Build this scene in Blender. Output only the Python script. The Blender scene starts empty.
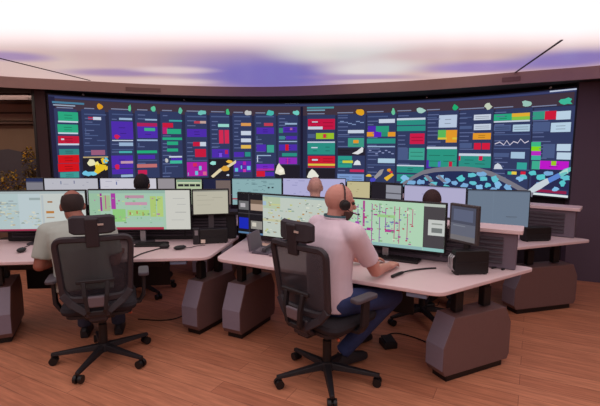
import bpy, bmesh, math, random
from mathutils import Vector as V, Matrix, Quaternion
S = bpy.context.scene
COL = S.collection
PITCH = math.radians(7.5); FOC = 440.0; CAMH = 1.6
sin, cos, pi = math.sin, math.cos, math.pi

# ---------------------------------------------------------------- camera and measuring helpers
cam = bpy.data.objects.new('camera', bpy.data.cameras.new('camera'))
COL.objects.link(cam)
cam.location = (0, 0, CAMH)
cam.rotation_euler = (pi/2 - PITCH, 0, 0)
cam.data.sensor_width = 36; cam.data.lens = 36*FOC/600
cam.data.clip_start = 0.05
S.camera = cam
def ray(x, y):
    a = (x-300)/FOC; b = (203-y)/FOC
    return V((a, cos(PITCH)+b*sin(PITCH), -sin(PITCH)+b*cos(PITCH)))
def pz(x, y, z):                      # sighted point at height z
    d = ray(x, y); t = (z-CAMH)/d.z
    return V((d.x*t, d.y*t, z))
def pd(x, y, Y):                      # sighted point at distance Y
    d = ray(x, y); t = Y/d.y
    return V((d.x*t, Y, CAMH+d.z*t))

# ---------------------------------------------------------------- materials
def lin(c):
    r = []
    for v in c[:3]:
        v = v/255.0
        r.append(v/12.92 if v <= 0.04045 else ((v+0.055)/1.055)**2.4)
    return (*r, 1.0)
_m = {}
def mat(c, rough=0.6, metal=0.0, alpha=1.0, spec=0.5, noise=0.0, nscale=40):
    k = ('p', tuple(c), rough, metal, alpha, spec, noise, nscale)
    if k in _m: return _m[k]
    m = bpy.data.materials.new('surface_%d' % len(_m)); m.use_nodes = True
    nt = m.node_tree; b = nt.nodes['Principled BSDF']
    b.inputs['Base Color'].default_value = lin(c)
    b.inputs['Roughness'].default_value = rough
    b.inputs['Metallic'].default_value = metal
    b.inputs['Alpha'].default_value = alpha
    b.inputs['Specular IOR Level'].default_value = spec
    if noise:
        tc = nt.nodes.new('ShaderNodeTexCoord'); n = nt.nodes.new('ShaderNodeTexNoise')
        n.inputs['Scale'].default_value = nscale; n.inputs['Detail'].default_value = 4
        nt.links.new(tc.outputs['Object'], n.inputs['Vector'])
        mx = nt.nodes.new('ShaderNodeMix'); mx.data_type = 'RGBA'
        a = lin(c); mx.inputs[6].default_value = tuple(v*(1-noise) for v in a[:3])+(1,)
        mx.inputs[7].default_value = tuple(min(1, v*(1+noise)) for v in a[:3])+(1,)
        nt.links.new(n.outputs['Fac'], mx.inputs[0]); nt.links.new(mx.outputs[2], b.inputs['Base Color'])
        bp = nt.nodes.new('ShaderNodeBump'); bp.inputs['Strength'].default_value = 0.08
        nt.links.new(n.outputs['Fac'], bp.inputs['Height']); nt.links.new(bp.outputs['Normal'], b.inputs['Normal'])
    _m[k] = m
    return m
def lit(c, s=1.0):                    # a lit screen surface
    k = ('e', tuple(c), s)
    if k in _m: return _m[k]
    m = bpy.data.materials.new('screen_light_%d' % len(_m)); m.use_nodes = True
    b = m.node_tree.nodes['Principled BSDF']
    b.inputs['Base Color'].default_value = (0.01, 0.01, 0.012, 1)
    b.inputs['Roughness'].default_value = 0.5
    b.inputs['Specular IOR Level'].default_value = 0.1
    b.inputs['Emission Color'].default_value = lin(c)
    b.inputs['Emission Strength'].default_value = s
    _m[k] = m
    return m

# ---------------------------------------------------------------- mesh builder
class MB:
    def __init__(self): self.v = []; self.f = []; self.mi = []; self.mats = []; self.m = 0
    def use(self, m):
        if m not in self.mats: self.mats.append(m)
        self.m = self.mats.index(m); return self
    def add(self, vs, fs):
        o = len(self.v); self.v += [V(p) for p in vs]
        for f in fs: self.f.append([o+i for i in f]); self.mi.append(self.m)
        return self
    def addbm(self, bm, M=None):
        bm.verts.index_update()
        self.add([(M @ v.co if M else v.co.copy()) for v in bm.verts], [[v.index for v in f.verts] for f in bm.faces])
        bm.free(); return self
    def box(self, c, s, rot=None, bevel=0.0, seg=2):
        bm = bmesh.new(); bmesh.ops.create_cube(bm, size=1)
        bmesh.ops.scale(bm, vec=s, verts=bm.verts)
        if bevel: bmesh.ops.bevel(bm, geom=bm.edges[:], offset=bevel, segments=seg, affect='EDGES', profile=0.5, clamp_overlap=True)
        M = Matrix.Translation(c)
        if rot is not None: M = M @ (rot if isinstance(rot, Matrix) else Matrix.Rotation(rot, 4, 'Z'))
        return self.addbm(bm, M)
    def loft(self, rings, caps=True, closed=True):
        n = len(rings[0]); vs = [p for r in rings for p in r]; fs = []
        for i in range(len(rings)-1):
            for j in range(n if closed else n-1):
                k = (j+1) % n
                fs.append([i*n+j, i*n+k, (i+1)*n+k, (i+1)*n+j])
        if caps: fs.append(list(range(n))[::-1]); fs.append([(len(rings)-1)*n+j for j in range(n)])
        return self.add(vs, fs)
    def prism(self, poly, z0, z1, M=None):      # poly in xy extruded along z
        r0 = [V((p[0], p[1], z0)) for p in poly]; r1 = [V((p[0], p[1], z1)) for p in poly]
        if M: r0 = [M @ p for p in r0]; r1 = [M @ p for p in r1]
        return self.loft([r0, r1])
    def frame(self, d):
        d = d.normalized(); a = V((0, 0, 1)) if abs(d.z) < 0.9 else V((1, 0, 0))
        x = d.cross(a).normalized(); return x, d.cross(x).normalized()
    def cone(self, p0, p1, r0, r1, n=16):
        p0, p1 = V(p0), V(p1); x, y = self.frame(p1-p0)
        ring = lambda p, r: [p+(x*cos(2*pi*i/n)+y*sin(2*pi*i/n))*r for i in range(n)]
        return self.loft([ring(p0, r0), ring(p1, r1)])
    def capsule(self, p0, p1, r0, r1, n=14):
        p0, p1 = V(p0), V(p1); d = (p1-p0).normalized(); x, y = self.frame(d); rs = []
        for k in range(6):
            a = -pi/2+pi/2*k/5; rr = max(r0*cos(a), 1e-4); rs.append([p0+d*r0*sin(a)+(x*cos(2*pi*i/n)+y*sin(2*pi*i/n))*rr for i in range(n)])
        for k in range(6):
            a = pi/2*k/5; rr = max(r1*cos(a), 1e-4); rs.append([p1+d*r1*sin(a)+(x*cos(2*pi*i/n)+y*sin(2*pi*i/n))*rr for i in range(n)])
        return self.loft(rs)
    def tube(self, path, r, n=8, closed=False):
        P = [V(p) for p in path]; rs = []; N = len(P)
        prev = None
        for i, p in enumerate(P):
            if closed: d = P[(i+1) % N]-P[i-1]
            else: d = P[min(i+1, N-1)]-P[max(i-1, 0)]
            d.normalize()
            if prev is None: x, y = self.frame(d)
            else:
                x = (prev-d*prev.dot(d)).normalized(); y = d.cross(x)
            prev = x
            rr = r[i] if isinstance(r, (list, tuple)) else r
            rs.append([p+(x*cos(2*pi*k/n)+y*sin(2*pi*k/n))*rr for k in range(n)])
        if closed: rs.append(rs[0])
        return self.loft(rs, caps=not closed)
    def sweep(self, path, up, w, h, closed=False):   # rectangular bar along a path; w across, h along up
        P = [V(p) for p in path]; rs = []; N = len(P)
        for i, p in enumerate(P):
            d = (P[(i+1) % N]-P[i-1]) if closed else (P[min(i+1, N-1)]-P[max(i-1, 0)])
            d.normalize(); u = V(up); x = d.cross(u).normalized(); u = x.cross(d).normalized()
            rs.append([p+x*w/2+u*h/2, p-x*w/2+u*h/2, p-x*w/2-u*h/2, p+x*w/2-u*h/2])
        if closed: rs.append(rs[0])
        return self.loft(rs, caps=not closed)
    def ell(self, c, r, R=None, nu=16, nv=10):
        c = V(c); rs = []
        for k in range(nv+1):
            a = -pi/2+pi*k/nv; q = max(cos(a), 1e-4)
            rs.append([])
            for i in range(nu):
                p = V((r[0]*q*cos(2*pi*i/nu), r[1]*q*sin(2*pi*i/nu), r[2]*sin(a)))
                rs[-1].append(c+(R @ p if R else p))
        return self.loft(rs)
    def build(self, name, m=None, parent=None, smooth=False, bevel=0, loc=None):
        me = bpy.data.meshes.new(name)
        me.from_pydata([tuple(p) for p in self.v], [], self.f)
        mats = self.mats if self.mats else [m]
        for x in mats: me.materials.append(x)
        if self.mats: me.polygons.foreach_set('material_index', self.mi)
        bm = bmesh.new(); bm.from_mesh(me); bmesh.ops.recalc_face_normals(bm, faces=bm.faces); bm.to_mesh(me); bm.free()
        if smooth:
            me.polygons.foreach_set('use_smooth', [True]*len(me.polygons))
        o = bpy.data.objects.new(name, me); COL.objects.link(o)
        if parent: o.parent = parent
        if loc is not None: o.location = loc
        if smooth == 'auto':
            e = o.modifiers.new('split', 'EDGE_SPLIT'); e.split_angle = math.radians(38)
        if bevel:
            b = o.modifiers.new('bevel', 'BEVEL'); b.width = bevel; b.segments = 2; b.limit_method = 'ANGLE'; b.angle_limit = math.radians(40)
        return o
def thing(name, label, cat, loc=(0, 0, 0), rz=0, group=None):
    o = bpy.data.objects.new(name, None); COL.objects.link(o); o.empty_display_size = 0.1
    o.location = loc; o.rotation_euler = (0, 0, rz); o['label'] = label; o['category'] = cat
    if group: o['group'] = group
    return o
def tag(o, label, cat, group=None):
    o['label'] = label; o['category'] = cat
    if group: o['group'] = group
    return o
def struct(o): o['kind'] = 'structure'; return o
def copy_tree(o, parent=None):
    c = o.copy(); COL.objects.link(c)
    if parent: c.parent = parent
    for ch in [x for x in bpy.data.objects if x.parent == o]: copy_tree(ch, c)
    return c
def round_poly(pts, r, n=6):
    out = []; N = len(pts)
    for i in range(N):
        p = V((*pts[i], 0)); a = V((*pts[i-1], 0)); b = V((*pts[(i+1) % N], 0))
        rr = r[i] if isinstance(r, (list, tuple)) else r
        u = (a-p).normalized(); w = (b-p).normalized()
        t = rr/math.tan(max(u.angle(w)/2, 0.05)); s = p+u*t; e = p+w*t
        for k in range(n+1):
            q = k/n; z = s*(1-q)**2+p*2*q*(1-q)+e*q*q
            out.append((z.x, z.y))
    return out
def spline(pts, n=8):
    P = [V(p) for p in pts]; out = []
    for i in range(len(P)-1):
        a, b, c, d = P[max(i-1, 0)], P[i], P[i+1], P[min(i+2, len(P)-1)]
        for k in range(n):
            t = k/n
            out.append(0.5*((2*b)+(c-a)*t+(2*a-5*b+4*c-d)*t*t+(3*b-a-3*c+d)*t**3))
    out.append(P[-1]); return out

# ---------------------------------------------------------------- colours
DARK = mat((27, 22, 27), 0.55)
BLACK = mat((16, 13, 16), 0.5)
PLASTIC = mat((40, 35, 42), 0.5)
CHAIRGREY = mat((46, 40, 47), 0.5)
FABRIC = mat((34, 28, 35), 0.9, noise=0.25, nscale=200)
CABINET = mat((110, 98, 112), 0.55, noise=0.06, nscale=30)
CABSIDE = mat((112, 84, 82), 0.55, noise=0.06, nscale=30)
TOP = mat((224, 198, 200), 0.45, noise=0.03, nscale=8)
SILVER = mat((180, 178, 182), 0.35, metal=0.7)
STAND = mat((70, 66, 72), 0.4)

# ---------------------------------------------------------------- the room
def floor_material():
    m = bpy.data.materials.new('wood_laminate'); m.use_nodes = True; nt = m.node_tree; N = nt.nodes; L = nt.links
    b = N['Principled BSDF']; g = N.new('ShaderNodeNewGeometry'); mp = N.new('ShaderNodeMapping')
    mp.inputs['Rotation'].default_value = (0, 0, math.radians(28))
    L.new(g.outputs['Position'], mp.inputs['Vector'])
    br = N.new('ShaderNodeTexBrick'); br.offset = 0.37
    br.inputs['Scale'].default_value = 1.0; br.inputs['Brick Width'].default_value = 1.3; br.inputs['Row Height'].default_value = 0.15
    br.inputs['Mortar Size'].default_value = 0.0018; br.inputs['Bias'].default_value = 0.0
    br.inputs['Color1'].default_value = lin((206, 138, 106)); br.inputs['Color2'].default_value = lin((188, 121, 92)); br.inputs['Mortar'].default_value = lin((140, 88, 70))
    L.new(mp.outputs[0], br.inputs['Vector'])
    m2 = N.new('ShaderNodeMapping'); m2.inputs['Scale'].default_value = (2.0, 22, 1); L.new(mp.outputs[0], m2.inputs['Vector'])
    no = N.new('ShaderNodeTexNoise'); no.inputs['Scale'].default_value = 1.6; no.inputs['Detail'].default_value = 6; no.inputs['Roughness'].default_value = 0.6
    L.new(m2.outputs[0], no.inputs['Vector'])
    cr = N.new('ShaderNodeValToRGB'); cr.color_ramp.elements[0].position = 0.3; cr.color_ramp.elements[0].color = (0.66, 0.62, 0.6, 1)
    cr.color_ramp.elements[1].position = 0.7; cr.color_ramp.elements[1].color = (1.15, 1.12, 1.1, 1)
    L.new(no.outputs['Fac'], cr.inputs[0])
    mx = N.new('ShaderNodeMix'); mx.data_type = 'RGBA'; mx.blend_type = 'MULTIPLY'; mx.inputs[0].default_value = 0.9
    L.new(br.outputs['Color'], mx.inputs[6]); L.new(cr.outputs[0], mx.inputs[7]); L.new(mx.outputs[2], b.inputs['Base Color'])
    b.inputs['Roughness'].default_value = 0.5; b.inputs['Specular IOR Level'].default_value = 0.3
    return m
fl = MB().box((0, 3.0, -0.05), (16, 12, 0.1)).build('floor', floor_material()); struct(fl)

CEIL = 2.43
FAS = [pz(*p, 2.30) for p in ((-110, 79), (-50, 83), (0, 87), (50, 89.5), (150, 94), (230, 96), (300, 95.5), (400, 91.5), (450, 88.5), (520, 83.5), (595, 78.5), (660, 73), (720, 68))]
FASC = spline(FAS, 8)
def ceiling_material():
    m = bpy.data.materials.new('stretch_ceiling_painted_glow'); m.use_nodes = True; nt = m.node_tree; N = nt.nodes; L = nt.links
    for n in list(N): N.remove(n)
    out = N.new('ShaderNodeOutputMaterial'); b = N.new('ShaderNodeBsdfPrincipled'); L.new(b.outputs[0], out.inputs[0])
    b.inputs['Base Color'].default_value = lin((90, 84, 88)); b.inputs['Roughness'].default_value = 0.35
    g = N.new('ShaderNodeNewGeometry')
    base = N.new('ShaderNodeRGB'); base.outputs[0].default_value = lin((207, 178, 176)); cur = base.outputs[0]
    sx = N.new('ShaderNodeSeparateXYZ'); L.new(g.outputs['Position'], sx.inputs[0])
    def blob(x0, y0, x1, y1, c, a, soft=0.0):  # light reflected in the glossy ceiling, painted as a patch of emissive colour
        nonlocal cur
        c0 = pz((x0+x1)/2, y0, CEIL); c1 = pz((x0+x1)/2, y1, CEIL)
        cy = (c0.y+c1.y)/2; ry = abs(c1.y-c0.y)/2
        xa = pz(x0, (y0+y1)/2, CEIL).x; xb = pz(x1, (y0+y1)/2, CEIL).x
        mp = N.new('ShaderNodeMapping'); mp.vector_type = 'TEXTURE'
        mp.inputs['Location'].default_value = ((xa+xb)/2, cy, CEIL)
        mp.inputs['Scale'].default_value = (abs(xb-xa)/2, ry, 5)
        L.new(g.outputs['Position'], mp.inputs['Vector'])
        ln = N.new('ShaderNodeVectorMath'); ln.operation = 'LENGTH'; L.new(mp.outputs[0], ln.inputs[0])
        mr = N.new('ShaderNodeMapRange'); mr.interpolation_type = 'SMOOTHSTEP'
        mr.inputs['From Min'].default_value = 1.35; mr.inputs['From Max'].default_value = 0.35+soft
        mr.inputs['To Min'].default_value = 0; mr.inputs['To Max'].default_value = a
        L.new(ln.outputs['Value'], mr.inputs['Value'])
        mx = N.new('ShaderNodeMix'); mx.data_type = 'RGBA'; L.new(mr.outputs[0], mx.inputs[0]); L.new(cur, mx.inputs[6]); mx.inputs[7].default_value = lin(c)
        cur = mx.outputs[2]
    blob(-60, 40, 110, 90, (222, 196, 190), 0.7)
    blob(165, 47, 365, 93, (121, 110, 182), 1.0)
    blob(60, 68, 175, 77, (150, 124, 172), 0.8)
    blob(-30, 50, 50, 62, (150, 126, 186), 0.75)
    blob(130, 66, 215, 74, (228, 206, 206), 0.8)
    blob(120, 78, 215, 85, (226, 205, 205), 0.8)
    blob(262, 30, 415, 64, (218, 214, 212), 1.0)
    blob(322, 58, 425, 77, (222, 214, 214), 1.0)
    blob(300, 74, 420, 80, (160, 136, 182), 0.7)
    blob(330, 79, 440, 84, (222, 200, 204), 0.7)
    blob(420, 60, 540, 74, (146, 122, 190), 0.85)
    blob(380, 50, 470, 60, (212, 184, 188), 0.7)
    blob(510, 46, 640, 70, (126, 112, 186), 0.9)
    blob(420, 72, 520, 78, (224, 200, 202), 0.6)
    # extra white glow added on the camera side to brighten the room
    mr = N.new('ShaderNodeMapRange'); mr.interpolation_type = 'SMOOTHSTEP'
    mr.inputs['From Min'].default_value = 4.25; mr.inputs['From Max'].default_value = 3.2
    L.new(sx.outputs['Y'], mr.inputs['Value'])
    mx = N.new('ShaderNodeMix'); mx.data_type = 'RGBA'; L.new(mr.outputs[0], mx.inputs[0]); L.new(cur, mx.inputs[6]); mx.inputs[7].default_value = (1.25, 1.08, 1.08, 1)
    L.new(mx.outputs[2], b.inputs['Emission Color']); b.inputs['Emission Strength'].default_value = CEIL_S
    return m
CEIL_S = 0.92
mb = MB(); rows = []
ys = [-3.0, 0.0, 2.0, 3.0]
for p in FASC: rows.append([V((p.x*1.0, y, CEIL)) for y in ys]+[V((p.x, p.y-0.01, CEIL))])
mb.loft(rows, caps=False, closed=False)
# thickness above
mb2 = MB(); rows = [[V((q.x, q.y, CEIL+0.06)) for q in r] for r in rows]; mb.loft(rows, caps=False, closed=False)
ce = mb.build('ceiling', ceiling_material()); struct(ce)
# thin dark joints in the stretched ceiling
JOINT = mat((70, 50, 62), 0.6)
for k, (a, b) in enumerate((((-14, 55), (90, 80.5)), ((562, 40), (514, 73.5)))):
    A = pz(*a, CEIL-0.004); B = pz(*b, CEIL-0.004)
    struct(MB().sweep([A, B], (0, 0, 1), 0.018, 0.006).build('trim_%d' % (k+1), JOINT))
# brown fascia and the dark soffit behind it
FMAT = mat((180, 152, 146), 0.7, noise=0.05, nscale=6)
rings = []
for p in FASC: rings.append([V((p.x, p.y, 2.30)), V((p.x, p.y, CEIL+0.02)), V((p.x, p.y+0.04, CEIL+0.02)), V((p.x, p.y+0.04, 2.30))])
struct(MB().loft(rings).build('trim_3', FMAT, smooth='auto'))
rings = []
for p in FASC: rings.append([V((p.x, p.y+0.03, 2.305)), V((p.x, p.y+2.4, 2.305)), V((p.x, p.y+2.4, 2.34)), V((p.x, p.y+0.03, 2.34))])
SOFF = mat((24, 18, 22), 0.8)
struct(MB().loft(rings).build('trim_4', SOFF))
# small grilles in the fascia
for k, (xa, xb) in enumerate(((108, 138), (482, 516))):
    pts = [p for p in FASC if pz(xa, 90, 2.30).x-0.05 < p.x < pz(xb, 85, 2.30).x+0.05]
    if len(pts) > 1:
        path = [V((p.x, p.y-0.004, 2.355)) for p in pts]
        struct(MB().sweep(path, (0, 0, 1), 0.008, 0.05).build('trim_%d' % (5+k), mat((140, 112, 108), 0.7)))

# curved video wall geometry
ZT, ZB = 2.25, 1.005
Pa, Pb, Pc = [pz(*p, ZT) for p in ((48, 94.5), (300, 103.5), (577, 87.5))]
def circ(a, b, c):
    ax, ay, bx, by, cx, cy = a.x, a.y, b.x, b.y, c.x, c.y
    d = 2*(ax*(by-cy)+bx*(cy-ay)+cx*(ay-by))
    ux = ((ax*ax+ay*ay)*(by-cy)+(bx*bx+by*by)*(cy-ay)+(cx*cx+cy*cy)*(ay-by))/d
    uy = ((ax*ax+ay*ay)*(cx-bx)+(bx*bx+by*by)*(ax-cx)+(cx*cx+cy*cy)*(bx-ax))/d
    return V((ux, uy, 0)), math.hypot(ax-ux, ay-uy)
CC, CR = circ(Pa, Pb, Pc)
def ang(p): return math.atan2(p.x-CC.x, p.y-CC.y)
TA, TB = ang(Pa), ang(Pc)
def cyl(t, z, off=0.0): return V((CC.x+(CR-off)*sin(t), CC.y+(CR-off)*cos(t), z))
def hit(x, y):                        # sighted point on the curved screen -> (angle, height)
    d = ray(x, y); ox, oy = -CC.x, -CC.y
    a = d.x**2+d.y**2; b = 2*(ox*d.x+oy*d.y); c = ox*ox+oy*oy-CR*CR
    t = (-b+math.sqrt(max(b*b-4*a*c, 0)))/(2*a)
    return ang(V((d.x*t, d.y*t, 0))), CAMH+d.z*t
ZB = hit(566, 197.6)[1]
def arc_strip(mb, t0, t1, z0, z1, off, thick=0.0, step=0.05):
    n = max(1, int(abs(t1-t0)/step)+1)
    if thick:
        mb.loft([[cyl(t0+(t1-t0)*i/n, z0, off), cyl(t0+(t1-t0)*i/n, z1, off), cyl(t0+(t1-t0)*i/n, z1, off-thick), cyl(t0+(t1-t0)*i/n, z0, off-thick)] for i in range(n+1)])
    else:
        mb.loft([[cyl(t0+(t1-t0)*i/n, z0, off), cyl(t0+(t1-t0)*i/n, z1, off)] for i in range(n+1)], caps=False, closed=False)
WALLDARK = mat((92, 76, 92), 0.8, noise=0.05, nscale=4)
w = MB(); arc_strip(w, TA-0.03, TB+0.03, 0, 2.31, -0.14, 0.1)
struct(w.build('wall_back', mat((40, 32, 40), 0.8)))
struct(MB().prism([(3.17, 5.13), (4.9, 4.45), (5.4, 5.2), (3.3, 5.6)], 0, 2.31).build('wall_right', WALLDARK))
# left side: dark pillar, then a lit alcove
pl = pd(37.5, 120, 5.85); pr = pd(48.5, 120, 5.85)
struct(MB().prism([(pl.x, 5.82), (pr.x-0.01, 5.82), (pr.x-0.03, 6.2), (pl.x*1.055, 6.2)], 0, 2.31).build('wall_left', mat((78, 60, 62), 0.8)))
AY = 6.75
struct(MB().box((-4.9, 6.3, 2.27), (2.3, 0.2, 0.10)).build('trim_11', mat((70, 52, 52), 0.8)))
struct(MB().box((-4.7, AY+0.1, 1.16), (2.6, 0.12, 2.32)).build('wall_alcove', mat((150, 120, 104), 0.8, noise=0.04, nscale=3)))
for k, (ya, yb) in enumerate(((104, 112.5), (114, 121), (122, 124.5))):
    za, zb = pd(20, ya, AY).z, pd(20, yb, AY).z
    struct(MB().box((-4.62, AY-0.01-0.02*k, (za+zb)/2), (2.3, 0.05+0.04*k, za-zb), bevel=0.006).build('trim_%d' % (8+k), mat((150, 116, 100) if k < 2 else (105, 78, 68), 0.7)))

# ---------------------------------------------------------------- alcove: landscape panel and flowering shrubs
mu = thing('landscape_panel', 'muted landscape wall panel with a blue-grey hill in the left alcove', 'wall art', (-4.5, AY, 0.85))
px = lambda x, y: pd(x, y, AY-0.03)-V((-4.5, AY, 0.85))
MB().box((0, 0.0, 0.52), (2.0, 0.03, 1.05), bevel=0.004).build('panel', mat((140, 112, 92), 0.8, noise=0.1, nscale=5), mu)
hp = [px(-40, 156), px(-10, 151), px(8, 149), px(22, 152), px(34, 157), px(46, 162), px(46, 196), px(-40, 196)]
MB().loft([[V((p.x, -0.016, p.z)) for p in hp], [V((p.x, -0.026, p.z)) for p in hp]]).build('hill', mat((92, 84, 92), 0.8, noise=0.15, nscale=5), mu)
random.seed(3)
def shrub(px0, py0, py1, wpx, Y, label, seed):
    random.seed(seed)
    top = pd(px0, py0, Y); bot = pd(px0, py1, Y); r = wpx/2/FOC*Y
    t = thing('flowering_shrub', label, 'plant', (top.x, Y, 0), 0, 'flowering shrubs in the alcove')
    MB().cone((0, 0, 0), (0, 0, 0.34), 0.13, 0.17, 20).build('planter', mat((70, 56, 52), 0.8), t, smooth='auto')
    st = MB()
    for k in range(7):
        a = random.uniform(0, 2*pi); q = random.uniform(0.2, 0.7)*r
        st.tube([(0, 0, 0.3), (q*.4*cos(a), q*.4*sin(a), bot.z*0.8), (q*cos(a), q*sin(a), (bot.z+top.z)/2)], 0.008, 5)
    st.build('stem', mat((84, 66, 44), 0.8), t)
    lf = MB(); fw = MB()
    for k in range(420):
        a = random.uniform(0, 2*pi); zz = random.uniform(0, 1); q = r*math.sqrt(random.random())*(1-0.55*zz)
        p = V((q*cos(a), q*sin(a)*0.6, bot.z*0.82+(top.z-bot.z*0.82)*zz))
        d = V((random.uniform(-1, 1), random.uniform(-1, 1), random.uniform(-.4, 1))).normalized()
        s = random.uniform(0.03, 0.06); x, y = lf.frame(d)
        (fw if random.random() < 0.42 else lf).add([p, p+d*s*.5+x*s*.32, p+d*s, p+d*s*.5-x*s*.32], [[0, 1, 2], [0, 2, 3]])
    lf.build('foliage', mat((112, 92, 40), 0.8), t); fw.build('blossom', mat((216, 168, 44), 0.7), t)
shrub(28, 149, 192, 26, 6.35, 'taller yellow flowering shrub nearer the dark pillar in the alcove', 4)
shrub(8, 172, 200, 36, 5.9, 'low wide yellow flowering shrub at the far left of the alcove', 8)

# ---------------------------------------------------------------- video wall
vw = thing('video_wall', 'long curved video wall showing rows of coloured status dashboards', 'video wall', tuple(cyl((TA+TB)/2, 0)))
VO = vw.location.copy()
class SMB(MB):
    def build(self, *a, **k):
        self.v = [p-VO for p in self.v]; return super().build(*a, **k)
b = SMB(); arc_strip(b, TA-0.004, TB+0.004, ZB-0.02, ZT+0.02, -0.004, 0.1); b.build('housing', mat((34, 28, 38), 0.6), vw)
b = SMB(); b.use(lit((38, 42, 70))); arc_strip(b, TA, TB, ZB, ZT, 0)
def R(mb, x0, y0, x1, y1, c, layer=2, s=1.0):
    xm, ym = (x0+x1)/2, (y0+y1)/2
    t0 = hit(x0, ym)[0]; t1 = hit(x1, ym)[0]; za = hit(xm, y0)[1]; zb = hit(xm, y1)[1]
    t0, t1 = max(TA, t0), min(TB, t1); za, zb = min(za, ZT), max(zb, ZB)
    mb.use(lit(c, s)); arc_strip(mb, t0, t1, zb, za, 0.0015*layer)
def POLY(mb, pts, c, layer=3):
    layer += 1
    mb.use(lit(c)); q = [cyl(*hit(*p), 0.0015*layer) for p in pts]
    cx = sum((p[0] for p in pts))/len(pts); cy = sum((p[1] for p in pts))/len(pts)
    ctr = cyl(*hit(cx, cy), 0.0015*layer); n = len(q)
    mb.add([ctr]+q, [[0, 1+i, 1+(i+1) % n] for i in range(n)])
def BLOB(mb, x, y, rx, ry, c, layer=5, wob=0.25, seed=0):
    rn = random.Random(seed+int(x*7+y*13)); pts = []
    for k in range(10):
        q = 1+rn.uniform(-wob, wob); pts.append((x+rx*q*cos(k*pi/5), y+ry*q*sin(k*pi/5)))
    POLY(mb, pts, c, layer)
# header band, top edge light and bottom status bar
def zpx(x, f):                        # picture row of the screen height fraction f (0 top) at column x
    lo, hi = 80.0, 215.0
    zt = ZT+(ZB-ZT)*f
    for _ in range(30):
        m_ = (lo+hi)/2
        if hit(x, m_)[1] > zt: lo = m_
        else: hi = m_
    return lo
b.use(lit((64, 50, 62))); arc_strip(b, TA+0.01, TB-0.005, ZT-0.19, ZT-0.045, 0.0015)
b.use(lit((56, 62, 104))); arc_strip(b, TA, TB, ZT-0.04, ZT-0.015, 0.0015)
b.use(lit((33, 32, 62))); arc_strip(b, TA, TA+0.018, ZB, ZT-0.02, 0.003)
b.use(lit((24, 22, 46))); tm = hit(302, 140)[0]; arc_strip(b, tm-0.006, tm+0.004, ZB, ZT-0.05, 0.003)
R(b, 52, 102, 84, 104, (70, 120, 150), 3); R(b, 53, 104.8, 75, 106, (150, 165, 185), 3)
R(b, 307, 106.8, 334, 108.6, (70, 140, 150), 3); R(b, 307, 109.6, 325, 111, (110, 150, 170), 3)
R(b, 285, 102.5, 299, 103.5, (150, 160, 190), 3); R(b, 550, 89.6, 577, 91, (190, 200, 220), 3)
R(b, 532, 194, 571, 197.2, (214, 226, 228), 5)
b.build('display', None, vw)
cols = {}
COLS = [(56, 79), (83.5, 107), (110.5, 134), (136.5, 158.5), (161.5, 182.5), (186, 207.5), (210.5, 230), (233, 252), (255, 276), (278, 298),
        (307, 335), (337, 365), (366.5, 395.5), (397, 425.5), (426.5, 457), (458.5, 491.5), (493.5, 530), (531.5, 573)]
NAVY = (47, 57, 94); WHITE = (196, 206, 222); TEAL = (40, 140, 128); GREEN = (38, 164, 124); RED = (196, 22, 60); PUR = (76, 42, 168)
MAG = (172, 30, 160); ORG = (222, 150, 40); CYAN = (100, 190, 214); LB = (150, 176, 206)
GREY = (126, 122, 134); LNAVY = (72, 88, 130); YEL = (216, 190, 60); LIME = (140, 200, 50); BLK = (30, 27, 36)
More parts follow.
